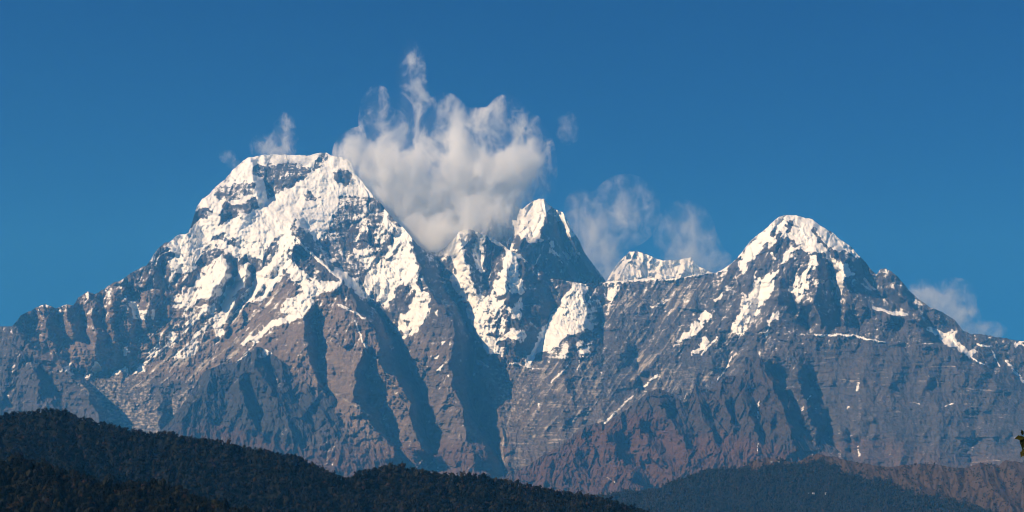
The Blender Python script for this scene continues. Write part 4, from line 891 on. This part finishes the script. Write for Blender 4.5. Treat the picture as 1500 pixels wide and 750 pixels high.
# ------------------------------------------------------------------ clouds
def cloud(label, Y, blobs, dens, seed, stretch=(1, 1, .72), nscale=1 / 330., cut=.5, soft=.28, grp='clouds blowing off the summits', aniso=-.25, warp=420., wisp=.16):
    """blobs: px, py, rx, ry, weight, (depth offset in m) -> closed hull with a real volume inside"""
    ppm = Y / FOC
    c0 = Vector(w3(np.mean([b[0] for b in blobs]), np.mean([b[1] for b in blobs]), Y))
    bl = []
    for b in blobs:
        dy = b[5] if len(b) > 5 else 0
        p = Vector(w3(b[0], b[1], Y + dy)) - c0
        rx, rz = b[2] * ppm, b[3] * ppm
        bl.append((p, (rx, max(min(rx, rz) * 1.1, 110), rz), b[4]))
    bm = bmesh.new()
    for p, r, wt in bl:
        res = bmesh.ops.create_icosphere(bm, subdivisions=3, radius=1.0)
        for v in res['verts']: v.co = Vector((v.co.x * r[0], v.co.y * r[1], v.co.z * r[2])) + p
    me = bpy.data.meshes.new('tmp'); bm.to_mesh(me); bm.free()
    t = bpy.data.objects.new('tmp', me); col.objects.link(t)
    md = t.modifiers.new('r', 'REMESH'); md.mode = 'VOXEL'; md.voxel_size = max(24.0, min(min(r) for _, r, _ in bl) * .3)
    ev = t.evaluated_get(bpy.context.evaluated_depsgraph_get()); hull = bpy.data.meshes.new_from_object(ev)
    bpy.data.objects.remove(t); hull.name = 'cloud'
    o = bpy.data.objects.new('cloud', hull); col.objects.link(o); o.location = c0
    tag(o, label, 'cloud', grp)
    m = bpy.data.materials.new('cloud_vapour'); m.use_nodes = True; nt = m.node_tree; nt.nodes.clear()
    out = nt.nodes.new('ShaderNodeOutputMaterial'); pv = nt.nodes.new('ShaderNodeVolumePrincipled')
    nt.links.new(pv.outputs[0], out.inputs['Volume'])
    pv.inputs['Color'].default_value = (1, 1, 1, 1); pv.inputs['Absorption Color'].default_value = (1, 1, 1, 1); pv.inputs['Anisotropy'].default_value = aniso
    tc = nt.nodes.new('ShaderNodeTexCoord')
    dist = None
    nz0 = nt.nodes.new('ShaderNodeTexNoise'); nz0.inputs['Scale'].default_value = 1 / 500.; nz0.inputs['Detail'].default_value = 4; nz0.inputs['Scale'].default_value = nscale * .9
    nt.links.new(tc.outputs['Object'], nz0.inputs['Vector'])
    wv = nt.nodes.new('ShaderNodeVectorMath'); wv.operation = 'MULTIPLY_ADD'; nt.links.new(nz0.outputs['Color'], wv.inputs[0])
    wv.inputs[1].default_value = (warp,) * 3; wv.inputs[2].default_value = (-warp / 2,) * 3
    wa = nt.nodes.new('ShaderNodeVectorMath'); wa.operation = 'ADD'; nt.links.new(wv.outputs[0], wa.inputs[0]); nt.links.new(tc.outputs['Object'], wa.inputs[1])
    for p, r, wt in bl:
        s = nt.nodes.new('ShaderNodeVectorMath'); s.operation = 'SUBTRACT'; nt.links.new(wa.outputs[0], s.inputs[0]); s.inputs[1].default_value = p
        d = nt.nodes.new('ShaderNodeVectorMath'); d.operation = 'DIVIDE'; nt.links.new(s.outputs[0], d.inputs[0]); d.inputs[1].default_value = r
        l = nt.nodes.new('ShaderNodeVectorMath'); l.operation = 'LENGTH'; nt.links.new(d.outputs[0], l.inputs[0])
        f = math_(nt, 'MULTIPLY', math_(nt, 'SUBTRACT', 1.0, l.outputs['Value'], clamp=True), wt)
        dist = f if dist is None else math_(nt, 'SMOOTH_MAX', dist, f, .15)
    mp = nt.nodes.new('ShaderNodeMapping'); mp.inputs['Scale'].default_value = (nscale * stretch[0], nscale * stretch[1], nscale * stretch[2]); mp.inputs['Location'].default_value = (seed * 3.1, seed, 0)
    mp.inputs['Rotation'].default_value = (0, R(12), 0)
    nt.links.new(tc.outputs['Object'], mp.inputs[0])
    nz = noise(nt, 1.0, 7, .68, mp.outputs[0], .45)
    dd = math_(nt, 'ADD', math_(nt, 'MULTIPLY', dist, 1.3), math_(nt, 'MULTIPLY_ADD', nz, 5.2, -2.6))
    dn = ramp(nt, dd, cut - soft, cut + soft, 0, 1)
    mp2 = nt.nodes.new('ShaderNodeMapping'); mp2.inputs['Scale'].default_value = (nscale * 1.5, nscale * 1.5, nscale * .6); mp2.inputs['Rotation'].default_value = (0, R(-14), 0)
    nt.links.new(wa.outputs[0], mp2.inputs[0])
    fz = noise(nt, 1.0, 6, .6, mp2.outputs[0], 1.6)
    fil = math_(nt, 'SUBTRACT', 1.0, math_(nt, 'ABSOLUTE', math_(nt, 'MULTIPLY_ADD', fz, 9.0, -4.5)), clamp=True)
    fil = math_(nt, 'MULTIPLY', math_(nt, 'MULTIPLY', fil, ramp(nt, dist, .02, .35)), wisp)
    dn = math_(nt, 'MAXIMUM', dn, fil)
    edge = ramp(nt, dist, 0.0, .1, 0, 1)
    dn = math_(nt, 'MULTIPLY', math_(nt, 'MULTIPLY', dn, edge), dens)
    nt.links.new(dn, pv.inputs['Density'])
    hull.materials.clear(); hull.materials.append(m)
    m.cycles.homogeneous_volume = False; m.cycles.volume_step_rate = .2
    return o

cloud('large white cloud billowing between the left summit and the middle peak', 17250,
 [(530,232,44,44,1,-250),(562,252,62,66,1,-150),(600,285,76,72,1.2,-100),(640,308,76,72,1.3,0),(628,342,54,44,1.2,-500),(690,318,50,30,.8,-1150),(650,345,44,30,.9,-900),(728,325,42,30,.75,-500),(684,276,84,72,1.15,0),(725,268,72,76,1.05,0),(722,305,56,48,1.1,-150),(745,308,44,46,.7,0),(766,244,52,76,.8,50),(788,262,30,52,.62,50),(702,222,64,62,.75,0),(654,200,42,64,.68,0),(606,205,46,64,.56,0),(603,128,26,74,.52,0),(606,92,18,34,.45,0),(554,176,30,52,.5,-100),(742,196,38,58,.55,0),(775,214,30,50,.52,0)],
 .0068, 1.0, cut=.66, soft=.4, wisp=.05)
cloud('small plume rising from the snowy left summit', 16900, [(405,222,34,20,1,0),(416,204,22,32,.66,0),(388,216,24,20,.62,0),(420,184,14,22,.5,0)], .004, 4.0, nscale=1 / 150., cut=.66, soft=.4, warp=200., wisp=.15)
cloud('tiny wisp left of the snowy left summit', 16500, [(333,229,14,11,.7,0),(342,239,12,10,.65,0)], .0028, 6.0, nscale=1 / 100., cut=.58, soft=.4, warp=120., wisp=.2)
cloud('tiny wisp hanging in the blue right of the large cloud', 17300, [(832,188,20,26,.62,0)], .0014, 8.0, nscale=1 / 110., cut=.6, soft=.4, warp=160., wisp=.25)
cloud('soft grey cloud behind the right flank of the middle peak', 21200, [(850,318,28,44,.7,0),(866,345,34,46,.9,0),(884,372,34,40,1,0),(902,398,40,26,.95,0),(876,318,32,36,.45,0),(915,310,54,54,.28,0)], .0018, 10.0, nscale=1 / 260., cut=.6, soft=.5, wisp=.25)
cloud('thin cloud veiling the distant snow peak', 22000, [(1010,370,48,46,.8,-200),(1034,390,44,30,.95,-200),(1002,345,46,52,.5,-200),(975,396,60,24,.7,-300),(925,400,50,22,.5,-300)], .0012, 12.0, nscale=1 / 240., cut=.6, soft=.5, wisp=.3)
cloud('low white cloud drifting off the far right ridge', 18600, [(1352,432,30,24,.9,0),(1374,446,34,26,1.0,0),(1398,462,38,26,1.0,0),(1428,484,50,18,1.05,0),(1395,436,36,30,.5,0)], .0026, 14.0, nscale=1 / 240., cut=.62, soft=.45, wisp=.25)

# ------------------------------------------------------------------ air
bm = bmesh.new(); bx(bm, -26200, 26200, -4100, 28100, -420, 6750)
mh = bpy.data.materials.new('haze'); mh.use_nodes = True; nt = mh.node_tree; nt.nodes.clear()
out = nt.nodes.new('ShaderNodeOutputMaterial'); pv = nt.nodes.new('ShaderNodeVolumePrincipled'); nt.links.new(pv.outputs[0], out.inputs['Volume'])
pv.inputs['Color'].default_value = (*HAZE_COL, 1); pv.inputs['Absorption Color'].default_value = (1, 1, 1, 1); pv.inputs['Density'].default_value = HAZE_DEN; pv.inputs['Anisotropy'].default_value = 0.0
hz = obj('haze', bm, mh); hz['kind'] = 'stuff'
